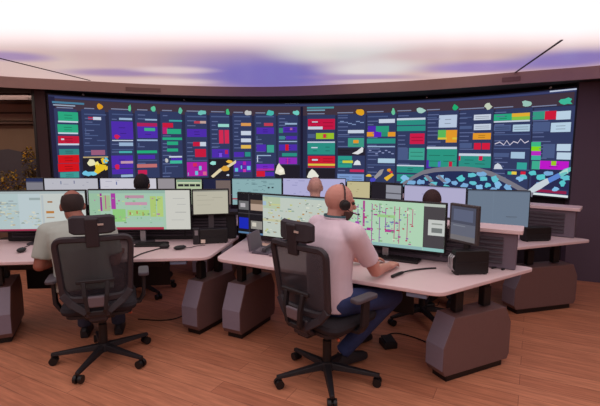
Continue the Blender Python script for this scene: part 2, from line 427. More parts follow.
data = {
0: [(58,112,78,121,GREEN),(58,121,78,122.5,WHITE),(57.5,124.5,78,132.5,GREEN),(58,132.5,78,134,WHITE),(58,136,79,143.5,(190,20,54)),(58,143.5,79,145.2,WHITE),(59,149,79,155,(50,130,128)),(58,155,79,163,(206,14,22)),(58,163.5,79,171.5,(206,14,22)),(60,172,79,178,(60,150,146)),(61,138.5,64,140,WHITE)],
1: [(84,114,106,115.2,LNAVY),(88,117,93,119.5,RED),(93,117,101,120,WHITE),(85,124,100,125,LNAVY),(85,128,86,133,LNAVY),(85,135,98,136,LNAVY),(97,140,105,141,LNAVY),(84,145,105,146,LNAVY),(91,150,105,155,(150,90,120)),(83,156.5,108,157.8,(180,160,110)),(83,158,108,180,BLK)],
2: [(112,114,133,115,LNAVY),(119,118,132,120,LB),(111.5,121.5,133,139,PUR),(112,140,133,141,WHITE),(119,142.5,133,146,LB),(112,149,133,150,LNAVY),(119,151,132,153,(70,170,170)),(111.5,155.5,133,168,PUR),(120,161,133,163.5,(190,150,170)),(112,169,133,174,PUR),(121,174.5,133,177,LB)],
3: [(145,119,157,120.5,LB),(137,123,157,126.5,(170,30,90)),(137.5,126.5,157.5,138,PUR),(143,128,156,131,(60,170,130)),(137,139.5,157.5,141,LB),(138,143,139.5,147,LNAVY),(137,150.5,157,153.2,(30,170,120)),(138,155,155,159,PUR),(137.5,160,157,161,LNAVY),(137,164,157,167.5,(190,110,110)),(138,170,147,174.5,(190,30,80)),(140,165,144,167,ORG)],
4: [(169,120,182,121.6,(60,160,160)),(162.5,123,173,127.5,RED),(162.5,127,167.5,134,(180,30,110)),(167,129,181,134,GREEN),(176,130,179,133,LIME),(162.5,137.5,182,140,GREEN),(167,141.5,178,145,GREEN),(167,148.5,178,151.5,GREEN),(169,156,182,157.5,WHITE),(171,158,182,160.5,PUR),(170,160.5,182,163.5,(60,180,150)),(165,166,166,174,LNAVY),(165,166,178,167,LNAVY)],
5: [(187,116,206,117.3,LNAVY),(194,121,200,123.5,(180,60,80)),(200,121,206,123.5,(190,160,150)),(187,129,206.5,137,PUR),(193,142,200,146.2,RED),(200,142,206,146.2,WHITE),(195,149,206,157,RED),(187,160,207,161,LNAVY),(187,162,207,176,MAG),(188,168,191.5,171,CYAN),(188,172.5,191.5,175.5,CYAN),(195,171,198,175,CYAN),(199,166,203,170,CYAN),(203,171.5,206.5,175,(210,100,140)),(193,163,197,166.5,(210,40,90))],
6: [(211,116,229,117.3,LNAVY),(218,124,229,127,(150,210,200)),(219,130,223.5,143.5,(206,40,80)),(224.5,130,229,143.5,(206,40,80)),(212,146,220,147.2,LNAVY),(212,149,229,157.5,PUR),(214,150,217,153,(180,40,120)),(219,153,222,157,(120,80,220)),(224,150,228,154,(180,30,90)),(209,159,233,181,BLK)],
7: [(234,116,250,117.3,LNAVY),(241,123,251,126,(214,150,80)),(241,131,251,135.2,WHITE),(241,138.5,251,142.2,WHITE),(241,145,251,148.5,(220,180,80)),(234,152,244,157,PUR),(245,152,250.5,156.5,TEAL),(234,159,251,160,LNAVY),(234,161,251,172,(90,40,170)),(235,162,238,165,CYAN),(239,165.5,242,169,CYAN),(243,161.5,247,165,MAG),(247,166,250.5,170,CYAN),(235,168,238,171.5,(90,190,210)),(243,169,246,172,(200,50,160))],
8: [(256,116,274,117.3,LNAVY),(264,123,273,126,(190,60,80)),(256.5,127.5,274,134,PUR),(256.5,136,257.5,141,LNAVY),(256.5,144.5,266,151.5,PUR),(267,145,274,152.5,(60,160,140)),(257,155,258,162,WHITE),(257,155,271,156,LB),(256.5,164,274,170.5,(110,40,190)),(256.5,168.5,274,170.5,(170,40,160)),(256.5,171,265,176.5,(206,24,50)),(265,172,274,176,PUR)],
9: [(285,123,297,124.6,LB),(283,127,297,132.5,PUR),(290,128,295,130,(200,120,170)),(279,128,283,133,(50,130,110)),(279,136,285,139.5,(60,130,140)),(286,136,297,139.5,PUR),(279,141,297,142,LB),(279,144.5,297,150.5,PUR),(282,144.5,289,150.5,(206,20,40)),(282,153,297,156.3,TEAL),(279,157.5,297,164,(140,40,180)),(284,158,288,164,(200,40,130)),(275,165,300,181,BLK)],
10: [(308,119,335,129.5,(192,20,66)),(309.5,121.5,318,123,WHITE),(308,126.6,324,129.4,WHITE),(316,133,334,139,(150,190,40)),(321,134,327,138,(200,40,70)),(308,134,315,138,LNAVY),(307.5,141.5,335,142.8,WHITE),(307.5,143,335,154.5,TEAL),(309,147,318,148.2,WHITE),(308,156,335,163.5,(200,22,50)),(309.5,159,318,160.6,WHITE),(308,163.7,335,165.7,(222,190,60)),(308,166,335,167.6,(190,40,50)),(306,168.3,335,182,BLK)],
11: [(338,115,348,116,LNAVY),(348,130,364,133.2,WHITE),(338,136,364,137,LNAVY),(348,138,364,147,(60,150,130)),(352,140,360,143.2,ORG),(353.5,141,358,142.6,(190,40,60)),(337.5,148,365,155.5,(36,32,46)),(338,156,352,167.5,(40,150,136)),(342,160.5,353,163,(200,200,60)),(350,169.5,364,172,(190,40,90)),(337.5,174,364,182,(120,150,200))],
12: [(379,119,395,123,WHITE),(368,116,388,117.2,LNAVY),(368,126,376,132,PUR),(376,126,389,132,(40,150,120)),(367,132,374,136.5,ORG),(374,131.5,381.5,137,(90,30,190)),(381.5,132,388,136.5,(40,140,110)),(388,132,395.5,136.5,ORG),(367,138.5,395.5,143.5,TEAL),(378,158.5,395,163,(170,200,220)),(367.5,146,395,147.2,LB),(367.5,164.5,395,165.5,LNAVY)],
13: [(397,118,425.5,120,WHITE),(397,120,425.5,125,TEAL),(397,126,425.5,131,TEAL),(410,133.5,424.5,144,(200,24,70)),(409,148,424.5,160,(60,160,140)),(398,148,408,160,LNAVY),(397,165,424,166.3,WHITE),(397,166.3,424,172.8,TEAL),(397,174.5,424,181.5,TEAL)],
14: [(439,115,457,127.5,(180,196,220)),(438,130,446,139.5,(90,180,90)),(446,130,457,142.5,ORG),(438,137.5,457,139.5,YEL),(427,117,437,118,LNAVY),(427,146.8,457,149,WHITE),(427,149,457,167,(40,146,126)),(429,156,432.5,160.5,RED),(426.5,160,431,168,PUR),(438,161,443,167,(80,110,200)),(449,161,452.5,167.5,RED)],
15: [(474,114.5,491,120,WHITE),(474,124,491,130,WHITE),(473,133,491,139.5,ORG),(474,143,481,149.5,(206,24,60)),(482,143,490,149.5,(206,24,60)),(460,117,472,118,LNAVY),(460,126,472,129,LNAVY),(460,143,472,148,LNAVY),(459,153.5,491,156,WHITE),(459,156,491,167.5,TEAL),(459,156,464.5,160.5,(200,20,70)),(479,156,484.5,160.5,(200,20,70))],
16: [(494,114,513,120.5,GREEN),(512,113,530,116.5,(220,170,50)),(512,116.5,530,120,(130,190,70)),(494,120.5,530,122,WHITE),(513,124.5,530,131.5,(170,196,216)),(494,125,511,131,LNAVY),(494,134,530,135,LNAVY),(494,148,530,149,LNAVY),(511,152,525,158.5,(160,190,214)),(494,153,509,157,LNAVY),(517,162.5,527,169.5,(50,160,150)),(494,169,530,170,LNAVY)],
17: [(533,111,545,119.5,(50,150,126)),(545,111,556.5,119.5,(200,22,54)),(556.5,111,571,119.5,(184,206,224)),(533,122,550,131.5,LNAVY),(551,122.5,571,132,(180,204,224)),(531.5,142,541,146.5,(60,180,130)),(531.5,146.5,541,151,(130,210,20)),(531.5,151,541,155.5,(180,40,190)),(531.5,155.5,541,160,(60,170,150)),(543,144,555,158,LNAVY),(557,144,571,151,(184,206,224)),(557,152.5,571,159.5,(184,206,224)),(532,161,540,169.5,(60,170,140)),(540,161,569,169.5,(186,20,196)),(548,161,558.5,165.5,(150,200,30))],
}
icons = [None,(100,107,3.5,3,(214,150,30)),(129.5,108,1.6,3,(90,190,140)),(153,109,2,3,(90,190,150)),(180,110.5,2,3,(90,180,150)),(202,112.5,4,2.6,(110,190,180)),(227.5,112.5,2,3,(60,180,120)),(248,113,3,2.6,(190,190,190)),(270,113,3.5,2.6,(70,180,170)),(296,113,3,2.6,(110,200,190)),
 None,(360.5,112,4,3.6,(220,160,30)),(393.5,112,2.2,3.4,(100,190,150)),(420.5,110.5,4.5,3,(160,200,190)),(455.5,107.5,2.5,3,(30,170,110)),(488.5,106.5,3.4,3,(190,200,180)),(527,104,4.6,3,(150,190,180)),(566.5,101.5,6,3.4,(60,180,150))]
for i, (x0, x1) in enumerate(COLS):
    p = SMB(); xm = (x0+x1)/2
    ytop = 110.5+(xm-68)*0.026 if xm < 300 else 117-(xm-305)*0.034
    yb = zpx(xm, 0.985)
    R(p, x0, ytop-1.5, x1, yb, NAVY, 2)
    rn = random.Random(i)
    R(p, x0+0.5, ytop-3.2, x0+(x1-x0)*rn.uniform(.4, .8), ytop-2.2, (120, 130, 160), 3)
    for k_, d in enumerate(data[i]): R(p, *d[:4], d[4], 3+0.1*k_)
    # fine text rows in the free parts of the column
    y = ytop+2
    while y < min(yb-3, 178):
        if not any(d[1]-1 < y < d[3]+1 and d[2]-d[0] > (x1-x0)*.6 for d in data[i]):
            wd = rn.uniform(.2, .45)*(x1-x0); R(p, x0+1.2, y, x0+1.2+wd, y+0.9, (92, 104, 146), 3)
        y += rn.uniform(3.2, 5.0)
    # row separators inside the larger coloured tiles
    for k_, d in enumerate(data[i]):
        if d[2]-d[0] > 12 and d[3]-d[1] > 5 and d[4] not in (BLK,):
            c = tuple(int(v*.72) for v in d[4])
            for q in (0.36, 0.68):
                yy = d[1]+(d[3]-d[1])*q
                R(p, d[0]+1, yy-.35, d[2]-1, yy+.35, c, 3.05+0.1*k_)
    ic = icons[i]
    if ic:
        BLOB(p, *ic[:4], ic[4], 4, .3)
    if i == 1:
        for q in ((91.5,163,5,3.2,(226,222,180)),(100,168.5,6,4.5,(226,190,40)),(104,161,3.5,2.6,(230,190,40)),(106,160.5,3,2.6,(90,190,220)),(87,173.5,4,2.6,(110,190,220)),(94,173.5,4,2.4,(120,200,224)),(96.5,164,3,2.2,(236,224,120))): BLOB(p, *q[:4], q[4], 4, .35)
        POLY(p, [(104,167),(107.5,166),(107.5,169.5),(105,170.5)], (230,190,50), 4)
    if i == 2: BLOB(p, 117, 136.5, 2.6, 2.4, (206, 30, 80)); BLOB(p, 117, 167, 2.6, 2.4, (206, 30, 80))
    if i == 4: BLOB(p, 166.5, 160.5, 1.6, 2.2, (190, 190, 190))
    if i == 6:
        POLY(p, [(211,176),(219,169),(228,165),(236,160),(236,163),(228,168),(219,172),(213,178)], (220,206,170), 4)
        BLOB(p, 225, 168.5, 4, 2.4, (216,160,60), 5); BLOB(p, 213, 163, 3, 2, (150,220,210)); BLOB(p, 229, 161.5, 3, 1.8, (230,180,70), 5); BLOB(p, 228, 175, 1.6, 1, WHITE)
    if i == 9: POLY(p, [(275,173),(277,166),(279,163),(281,166),(284,169),(285,174),(280,175)], (226,220,200), 5); BLOB(p, 281, 171, 2, 2, (240,236,220), 6)
    if i == 10: POLY(p, [(307,177),(309,172),(312,169),(315,171),(319,176),(316,179),(310,179)], (226,226,214), 5)
    if i == 11:
        POLY(p, [(352,153.5),(357,151),(362,147),(363.5,148),(363,152),(358,154.5)], (220,220,222), 5)
        POLY(p, [(353.5,165),(355,161.5),(357.5,160),(360,161.5),(361,165)], (216,220,228), 5)
        for a in range(6): R(p, 340+a*4, 121+(a*5 % 4), 344+a*4, 122+(a*5 % 4), (120,140,180), 3)
    if i == 12:
        POLY(p, [(374,177),(380,170),(384,169),(382,174),(376,179)], (150,146,150), 5); POLY(p, [(384,178),(392,173),(394,175),(387,181)], (226,180,50), 5)
        BLOB(p, 369, 175.5, 3, 1.2, (226,190,60)); BLOB(p, 373, 180, 3, 2, (70,70,190)); BLOB(p, 389, 170, 2, 1.4, (220,150,40)); BLOB(p, 391, 172, 2, 1.2, (190,40,60))
        for a in range(8): R(p, 369+a*3.2, 150+(a*7 % 5)*.8, 371.4+a*3.2, 151+(a*7 % 5)*.8, (140,150,190), 3)
    if i == 13: BLOB(p, 405, 183, 4, 3, CYAN)
    if i == 16:
        pts = [(495,144),(500,142),(504,145),(507,140.5),(510,145),(514,141.5),(518,143),(521,139),(525,143),(529,141)]
        for a, c_ in zip(pts, pts[1:]):
            POLY(p, [(a[0], a[1]-.5), (c_[0], c_[1]-.5), (c_[0], c_[1]+.5), (a[0], a[1]+.5)], (206,200,216), 4)
        POLY(p, [(494,169),(495,165),(498,163),(501,165),(503,169)], (200,206,216), 5)
    p.build('dashboard_column', None, vw)
# the big artwork strip along the lower right
p = SMB()
arch = [(424,170),(436,167.6),(450,166.5),(466,166.5),(480,168),(492,171.5),(504,177),(516,183.5),(526,189),(534,192.5)]
low = [(396,187),(408,179),(416,174),(424,170)]
bot = lambda x: zpx(x, 0.985)
full = low[:-1]+arch
for a, c_ in zip(full, full[1:]):
    POLY(p, [a, c_, (c_[0], bot(c_[0])), (a[0], bot(a[0]))], (34, 44, 84), 5)
    ta, tb = 6.5, 6.5
    POLY(p, [a, c_, (c_[0]-1.5, c_[1]+4.6), (a[0]-1.5, a[1]+4.6)], (118, 116, 128), 6)
R(p, 531.5, 170, 571.5, 189, (38, 40, 78), 5); R(p, 505, 170.5, 531.5, 175, (38, 44, 84), 4)
random.seed(11)
cy2 = [(405,178),(412,183),(421,182),(428,178),(434,184),(440,177),(447,181),(446,187),(455,183),(461,178),(465,186),(472,175),(474,183),(482,174),(484,179),(480,187),(488,185),(495,179),(498,185),(508,187),(421,188),(433,190),(455,190),(470,190),(494,190),(510,190),
       (521,179),(533,173),(542,177),(549,173),(524,177),(556,189),(563,183),(566,178),(540,184)]
for k, (x, y) in enumerate(cy2):
    BLOB(p, x, y, random.uniform(3.2, 4.6), random.uniform(2.2, 3.1), random.choice([(96,190,204),(120,170,214),(86,196,200),(130,186,226)]), 7+k % 2, .3, k)
for a, c_ in (((430,182),(424,175)), ((436,176),(443,182)), ((428,184),(438,188))):
    POLY(p, [a, (a[0]+4, a[1]-1), (c_[0]+4, c_[1]), c_], (126,124,138), 9)
R(p, 508, 171.5, 512, 174.5, (60,180,150), 8); R(p, 512, 171.5, 517, 174.5, (226,200,70), 8); R(p, 521, 171.5, 526, 174.5, (206,30,60), 8)
R(p, 533, 190, 567, 192.8, (140, 30, 70), 8)
POLY(p, [(527,191.5),(536,184),(548,178),(550,183),(541,189),(534,192.5)], (196,206,214), 9)
POLY(p, [(548,178.5),(559,173),(562,177),(550,183)], (90,130,206), 9)
POLY(p, [(559,173.5),(565,169),(571.3,167),(571.3,171),(562,177.5)], (110,190,190), 9)
for k in range(4): POLY(p, [(560+k*2.5,172.5-k*1.2),(568,168.6+k*1.5),(569,169.4+k*1.5),(561+k*2.5,173.6-k*1.0)], (170,214,206), 10)
p.build('artwork_panel', None, vw)
for x, y in ((83, 93), (184, 98), (427, 95), (551, 86.6)):
    t, z = hit(x, y); q = cyl(t, ZT+0.03, 0.02)
    s = SMB(); s.capsule(q, q+V((0, -0.02, 0)), 0.012, 0.012, 8); s.build('sensor', mat((200, 190, 180), 0.4), vw, smooth=True)

# ---------------------------------------------------------------- consoles
def desk(label, A, B, ovl, ovr, depth, peds, tray, hand=(0.7,), name='console_desk'):
    A, B = V((*A, 0)), V((*B, 0)); mid = (A+B)/2; u = (B-A).normalized(); Lh = (B-A).length/2
    rz = math.atan2(u.y, u.x)
    t = thing(name, label, 'desk', tuple(mid), rz, 'control room consoles')
    inv = Matrix.Rotation(-rz, 4, 'Z')
    loc = lambda p: inv @ (V((*p, 0))-mid)
    top = MB(); poly = round_poly([(-Lh, 0), (Lh, 0), (Lh+ovr, depth), (-Lh-ovl, depth)], [0.11, 0.11, 0.04, 0.04])
    top.prism(poly, 0.672, 0.70)
    top.build('desktop', TOP, t, bevel=0.006)
    for (cx, cy, ax, ay, ln, wd) in peds:           # world centre, long axis, length, width
        c = loc((cx, cy)); d = (inv @ V((ax, ay, 0))).normalized(); s = V((-d.y, d.x, 0))
        if d.y < 0 : d = -d; s = -s
        prof = [(-ln/2+0.02, 0.05), (ln/2-0.02, 0.05), (ln/2, 0.09), (ln/2, 0.33), (ln/2-0.06, 0.45), (-ln/2+0.09, 0.45), (-ln/2, 0.25), (-ln/2, 0.09)]
        q = MB()
        q.use(CABSIDE); q.loft([[c+d*a+s*wd/2+V((0, 0, z)) for a, z in prof], [c+d*a-s*wd/2+V((0, 0, z)) for a, z in prof]])
        pd_ = q.build('pedestal', CABSIDE, t, bevel=0.004)
        fr = MB()
        for e in (1,):
            pts = [(-ln/2-0.003, 0.09), (-ln/2-0.003, 0.25), (-ln/2+0.088, 0.453)]
            r_ = [[c+d*a+s*(wd/2-0.004)*k+V((0, 0, z)) for k in (-1, 1)] for a, z in pts]
            fr.loft([[r[0], r[1], r[1]+d*0.006, r[0]+d*0.006] for r in r_])
        fr.build('end_panel', mat((134, 124, 140), 0.5, noise=0.05, nscale=30), pd_)  # grey end panel, its tone lifted to paint in the light it catches
        MB().box(c+V((0, 0, 0.025)), (ln-0.1, wd-0.04, 0.05), Matrix.Rotation(math.atan2(d.y, d.x), 4, 'Z')).build('toe_kick', BLACK, pd_)
        for a in (-0.13, 0.13):
            q = MB(); q.box(c+d*a*ln/0.62+V((0, 0, 0.53)), (0.07, 0.055, 0.14), Matrix.Rotation(math.atan2(d.y, d.x), 4, 'Z'), 0.006)
            q.box(c+d*a*ln/0.62+V((0, 0, 0.63)), (0.055, 0.04, 0.09), Matrix.Rotation(math.atan2(d.y, d.x), 4, 'Z'), 0.006)
            q.build('lifting_column', BLACK, t)
    x0, x1 = tray
    MB().box(((x0+x1)/2, 0.50, 0.600), (x1-x0, 0.28, 0.14), bevel=0.01).build('cable_tray', DARK, t)
    MB().box(((x0+x1)/2, 0.12, 0.655), (x1-x0+0.12, 0.05, 0.034)).build('cross_beam', BLACK, t)
    MB().box(((x0+x1)/2, 0.66, 0.47), (x1-x0, 0.025, 0.40), bevel=0.004).build('modesty_panel', BLACK, t)
    for hx in hand:
        MB().box((hx, 0.05, 0.655), (0.13, 0.07, 0.03), bevel=0.004).build('height_control', mat((110, 124, 150), 0.5), t)
    return t
U1 = V((0.995, 0.096, 0)); A1 = (-2.62, 3.30); B1 = (-0.745, 3.475)
desk('left front console with pink-white top beside the man in grey-green shirt', A1, B1, 0.22, 0.22, 0.86,
     [(-0.80, 3.80, 0.47, 0.88, 0.56, 0.17), (-2.52, 3.62, -0.40, 0.92, 0.56, 0.17)], (-0.80, 0.50), (0.70,))
desk('right front console with pink-white top where the man in pink shirt works', (-0.683, 3.449), (0.862, 2.600), 0.30, 0.50, 0.93,
     [(-0.44, 3.72, 0.46, 0.89, 0.56, 0.18), (1.208, 2.992, 0.90, 0.44, 0.64, 0.17)], (-0.50, 0.56), (0.73,))
desk('rear console at the right end with a dark pedestal beside the dark wall', (0.58, 5.02), (1.86, 3.80), 0.30, 0.45, 0.90,
     [(0.95, 5.05, 0.7, 0.7, 0.56, 0.18), (2.35, 4.17, 0.96, 0.26, 0.72, 0.17)], (-0.55, 0.55), (0.3,))
desk('middle rear console behind the gap between the front consoles', (-1.0, 5.02), (0.44, 5.04), 0.05, 0.25, 0.80,
     [(-0.9, 5.4, 0, 1, 0.56, 0.18), (0.4, 5.4, 0, 1, 0.56, 0.18)], (-0.5, 0.5), (0.3,))
desk('left rear console behind the left front monitors', (-2.75, 5.02), (-1.10, 5.02), 0.25, 0.02, 0.80,
     [(-2.6, 5.4, 0, 1, 0.56, 0.18), (-1.2, 5.4, 0, 1, 0.56, 0.18)], (-0.5, 0.5), (0.3,))

def hutch(label, P0, P1, dep, ztop=1.0, group='louvred console hutches', dark=False):
    P0, P1 = V((*P0, 0)), V((*P1, 0)); d = (P1-P0); L = d.length; rz = math.atan2(d.y, d.x)
    t = thing('console_hutch', label, 'hutch', (P0.x, P0.y, 0.702), rz, group)
    h = ztop-0.702
    MB().box((L/2, dep/2, (h-0.03)/2), (L, dep, h-0.03), bevel=0.01).build('cabinet_body', DARK if dark else CABINET, t)
    s = MB().prism(round_poly([(-0.01, -0.03), (L+0.035, -0.03), (L+0.035, dep+0.05), (-0.01, dep+0.05)], 0.02), h-0.03, h); s.build('shelf', DARK if dark else TOP, t, bevel=0.004)
    lv = MB()
    n = max(1, int(L/0.42)); wseg = (L-0.12)/n
    for k in range(n):
        for q in range(6):
            z = 0.035+q*(h-0.09)/6
            lv.loft([[V((0.04+k*wseg+e, -0.002, z)), V((0.04+k*wseg+e, -0.014, z+0.004)), V((0.04+k*wseg+e, -0.014, z+0.012)), V((0.04+k*wseg+e, -0.002, z+0.026))] for e in (0.01, wseg-0.01)])
    lv.build('louvre_panel', mat((66, 56, 66), 0.6), t)
    return t
hutch('louvred hutch at the right end of the front console behind black box', (-0.50, 4.19), (1.555, 3.085), 0.15)
hutch('dark louvred hutch along the back of the left front console', (-2.75, 4.06), (-0.62, 4.18), 0.12, 0.97, dark=True)
hutch('louvred hutch on the right rear console by the dark wall', (1.02, 5.42), (2.66, 4.19), 0.16)
hutch('low hutch behind the centre rear monitors', (-0.95, 5.70), (0.55, 5.70), 0.12, 0.95)

# ---------------------------------------------------------------- monitors
def monitor(label, P0, P1, z0, z1, content, bg, zdesk=0.70, name='monitor', group=None, bez=0.012, stand=True, framec=BLACK, base=True, neckm=None, dim=0.85):
    """screen from left-bottom P0 to right-bottom P1 (plan), between heights z0 and z1"""
    P0, P1 = V((*P0, 0)), V((*P1, 0)); d = P1-P0; L = d.length; rz = math.atan2(d.y, d.x); c = (P0+P1)/2
    t = thing(name, label, 'monitor', (c.x, c.y, zdesk+0.001), rz, group)
    za, zb = z0-zdesk, z1-zdesk; zm = (za+zb)/2; h = zb-za
    MB().box((0, 0.018, zm), (L, 0.03, h), bevel=0.006).box((0, 0.04, zm), (L*.5, 0.03, h*.6), bevel=0.01).build('housing', framec, t)
    s = MB(); s.use(lit(bg, dim)); W, H = L-2*bez, h-2*bez
    def q(u0, v0, u1, v1, y):
        x0, x1 = -W/2+u0*W, -W/2+u1*W; a, b_ = zb-bez-v0*H, zb-bez-v1*H
        s.add([(x0, y, b_), (x1, y, b_), (x1, y, a), (x0, y, a)], [[0, 1, 2, 3]])
    q(0, 0, 1, 1, 0.002)
    for k, r in enumerate(content):
        s.use(lit(r[4], dim)); q(max(0, r[0]), max(0, r[1]), min(1, r[2]), min(1, r[3]), 0.0012-0.0000025*k*4-(r[5] if len(r) > 5 else 0)*0.0004)
    s.build('display', None, t)
    if stand:
        n = MB(); n.box((0, 0.06, za*.5+0.055), (0.05, 0.02, za+0.1), bevel=0.004); n.build('stand_neck', neckm or SILVER, t)
        bx = min(0.10, L*0.2); MB().prism(round_poly([(-bx, 0.06-bx*.9), (bx, 0.06-bx*.9), (bx, 0.06+bx*.5), (-bx, 0.06+bx*.5)], bx*.3), 0, 0.012).build('stand_base', STAND, t)
    return t
def rows(rn, n, u0, v0, u1, v1, cols, wl=(0.01, 0.06), hl=(0.006, 0.02)):
    o = []
    for _ in range(n):
        w_ = rn.uniform(*wl); h_ = rn.uniform(*hl); u = rn.uniform(u0, max(u0, u1-w_)); v = rn.uniform(v0, max(v0, v1-h_))
        o.append((u, v, u+w_, v+h_, rn.choice(cols), 1))
    return o
rn = random.Random(5)
# A : left ultrawide
a = [(0.0, 0, 0.33, 1, (186, 206, 208)), (0.33, 0, 0.55, 1, (196, 212, 216)), (0.55, 0, 1, 1, (206, 212, 208)), (0, 0, 1, 0.06, (176, 190, 192)), (0.12, 0.3, 0.32, 0.32, (150, 166, 170)),
     (0.56, 0.1, 0.58, 0.85, (190, 200, 204)), (0.62, 0.25, 0.67, 0.29, (170, 120, 70)), (0.6, 0.5, 0.68, 0.56, (196, 130, 60)), (0.6, 0.65, 0.68, 0.68, (180, 150, 120)), (0, 0.955, 1, 1, (170, 50, 84)), (0.44, 0.16, 0.55, 0.22, (160, 176, 176))]
a += rows(rn, 60, 0.02, 0.15, 0.34, 0.9, [(206, 196, 150), (160, 176, 170), (222, 220, 190), (150, 160, 165), (200, 170, 120)], (0.01, 0.05), (0.01, 0.03))
a += rows(rn, 25, 0.34, 0.5, 0.55, 0.9, [(206, 200, 160), (160, 176, 170), (222, 220, 200)], (0.01, 0.04), (0.01, 0.03))
p0, p1 = pd(-14, 231, 3.90), pd(88.3, 231, 3.97)
monitor('wide pale monitor in front of the man in grey-green shirt', (p0.x, p0.y), (p1.x, p1.y), 0.815, 1.198, a, (196, 208, 206), group='wide front row monitors')
# B : green schematic
m = lambda x0, y0, x1, y1, c: ((x0-90)/101, (y0-191)/40, (x1-90)/101, (y1-191)/40, c)
bb = [m(90, 191, 191, 194, (156, 190, 176)), m(90, 194, 101, 231, (160, 200, 170)), m(101, 194, 103, 212, (160, 50, 150)), m(112, 194, 116.5, 210, (176, 60, 170)), m(103.5, 196, 111, 212, (170, 196, 150)), m(106, 196, 107, 210, (190, 90, 150)),
      m(113, 210, 126, 223, (150, 210, 130)), m(126, 196, 145, 199, (196, 150, 170)), m(126, 203, 148, 206, (206, 156, 180)), m(128, 211, 150, 217, (170, 214, 130)), m(151, 197, 157, 218, (180, 210, 120)), m(158, 197, 164, 218, (186, 214, 126)),
      m(130, 213, 131, 216, (190, 50, 60)), m(137, 212, 138, 215, (190, 60, 60)), m(143, 213, 144, 217, (170, 150, 60)), m(90, 223, 164, 227, (176, 206, 190)), m(90, 228.6, 164, 231, (176, 44, 74)), m(166.5, 191, 191, 231, (214, 214, 206)), m(174, 199, 186, 199.7, (190, 190, 186)), m(178, 205, 187, 205.7, (190, 190, 186)), m(176, 213, 187, 213.8, (180, 180, 176)), m(172, 221, 185, 221.6, (190, 190, 186))]
bb += rows(rn, 55, 0.02, 0.08, 0.72, 0.88, [(120, 160, 120), (200, 220, 150), (190, 120, 170), (140, 190, 150), (210, 226, 200), (90, 120, 110)], (0.008, 0.03), (0.012, 0.04))
p0, p1 = pd(89.5, 231, 3.97), pd(192, 231.5, 3.99)
monitor('wide monitor with green schematic and red bottom bar', (p0.x, p0.y), (p1.x, p1.y), 0.818, 1.203, bb, (172, 208, 184), group='wide front row monitors')
# C : small beige monitor
p0, p1 = pd(192.3, 215, 3.93), pd(229.5, 215, 4.0)
c_ = [(0.1, 0.2, 0.4, 0.22, (170, 166, 150)), (0.1, 0.4, 0.6, 0.42, (176, 172, 156)), (0.55, 0.3, 0.85, 0.32, (170, 166, 150)), (0.1, 0.6, 0.5, 0.62, (180, 176, 160)), (0, 0, 1, 0.05, (150, 150, 140))]
monitor('small monitor with plain beige screen above black speaker box', (p0.x, p0.y), (p1.x, p1.y), 0.965, 1.205, c_, (196, 192, 174), neckm=STAND)
# D : ultrawide with camera tiles
p0 = V((-0.593, 4.10, 0)); p1 = V((1.075, 3.18, 0)); pm = (p0+p1)/2
zb1, zt1 = 0.800, 1.172
pm = p0+(p1-p0)*0.50
D = [(0, 0, 0.30, 1, (22, 20, 26)), (0.01, 0.18, 0.13, 0.40, (110, 110, 112)), (0.03, 0.24, 0.09, 0.34, (190, 186, 190)), (0.155, 0.14, 0.30, 0.24, (120, 100, 84)), (0.155, 0.24, 0.30, 0.40, (188, 164, 146)), (0.01, 0.60, 0.125, 0.88, (20, 40, 190)),
     (0.155, 0.66, 0.29, 0.86, (150, 146, 140)), (0.17, 0.70, 0.22, 0.80, (216, 210, 196)), (0.0, 0.955, 0.30, 1, (90, 130, 170)), (0.13, 0.03, 0.137, 1, (60, 58, 64)), (0, 0.48, 0.30, 0.5, (64, 60, 66)),
     (0.305, 0.04, 0.5, 0.32, (190, 206, 176)), (0.30, 0.0, 1, 0.04, (150, 176, 180)), (0.3, 0.15, 0.34, 0.25, (170, 196, 220)), (0.30, 0.57, 0.62, 0.63, (206, 206, 170)), (0.4, 0.20, 0.5, 0.24, (206, 210, 150))]
D += rows(rn, 110, 0.315, 0.05, 0.97, 0.95, [(110, 110, 100), (200, 206, 130), (226, 230, 216), (150, 176, 160), (120, 150, 150), (196, 150, 90)], (0.008, 0.04), (0.012, 0.035))
g2 = V((0.482, 0.876, 0))
monitor('wide monitor with four camera tiles left of the bald man', (p0.x, p0.y), (pm.x, pm.y), 0.765, 1.165, D, (202, 212, 202), group='wide front row monitors')
# E : green schematic with dark window
E = []
eu = lambda x: (lambda u: u+0.28*u*(1-u))((x-332)/118)
m = lambda x0, y0, x1, y1, c: (eu(x0), y0, eu(x1), y1, c)
for x in (357, 363, 370.5, 378, 384, 393, 398, 406.5, 412):
    E.append(m(x, 0.06+rn.random()*.1, x+0.8, 0.5+rn.random()*.45, rn.choice([(170, 60, 160), (150, 90, 170), (190, 80, 130)])))
E += [m(362, 0.02, 364, 0.6, (180, 70, 150)), m(366, 0.62, 372, 0.68, (170, 40, 150)), m(355, 0.5, 359, 0.85, (170, 70, 180)), m(345, 0.3, 356, 0.34, (190, 130, 170)), m(376, 0.3, 394, 0.36, (160, 210, 140)), m(384, 0.62, 394, 0.68, (190, 60, 150)), m(340, 0.93, 424, 1, (150, 190, 190)),
      m(424.5, 0, 450, 1, (74, 70, 74)), m(424.5, 0, 450, 0.06, (190, 200, 190)), m(430, 0.33, 450, 0.66, (206, 210, 206)), m(434, 0.4, 447, 0.43, (150, 156, 150)), m(434, 0.5, 447, 0.6, (120, 126, 124)), m(424.5, 0.93, 450, 1, (150, 200, 196))]
E += rows(rn, 130, 0.12, 0.06, 0.77, 0.92, [(176, 60, 150), (150, 80, 170), (190, 60, 90), (140, 190, 140), (216, 232, 206), (110, 150, 120), (120, 130, 180)], (0.006, 0.03), (0.01, 0.035))
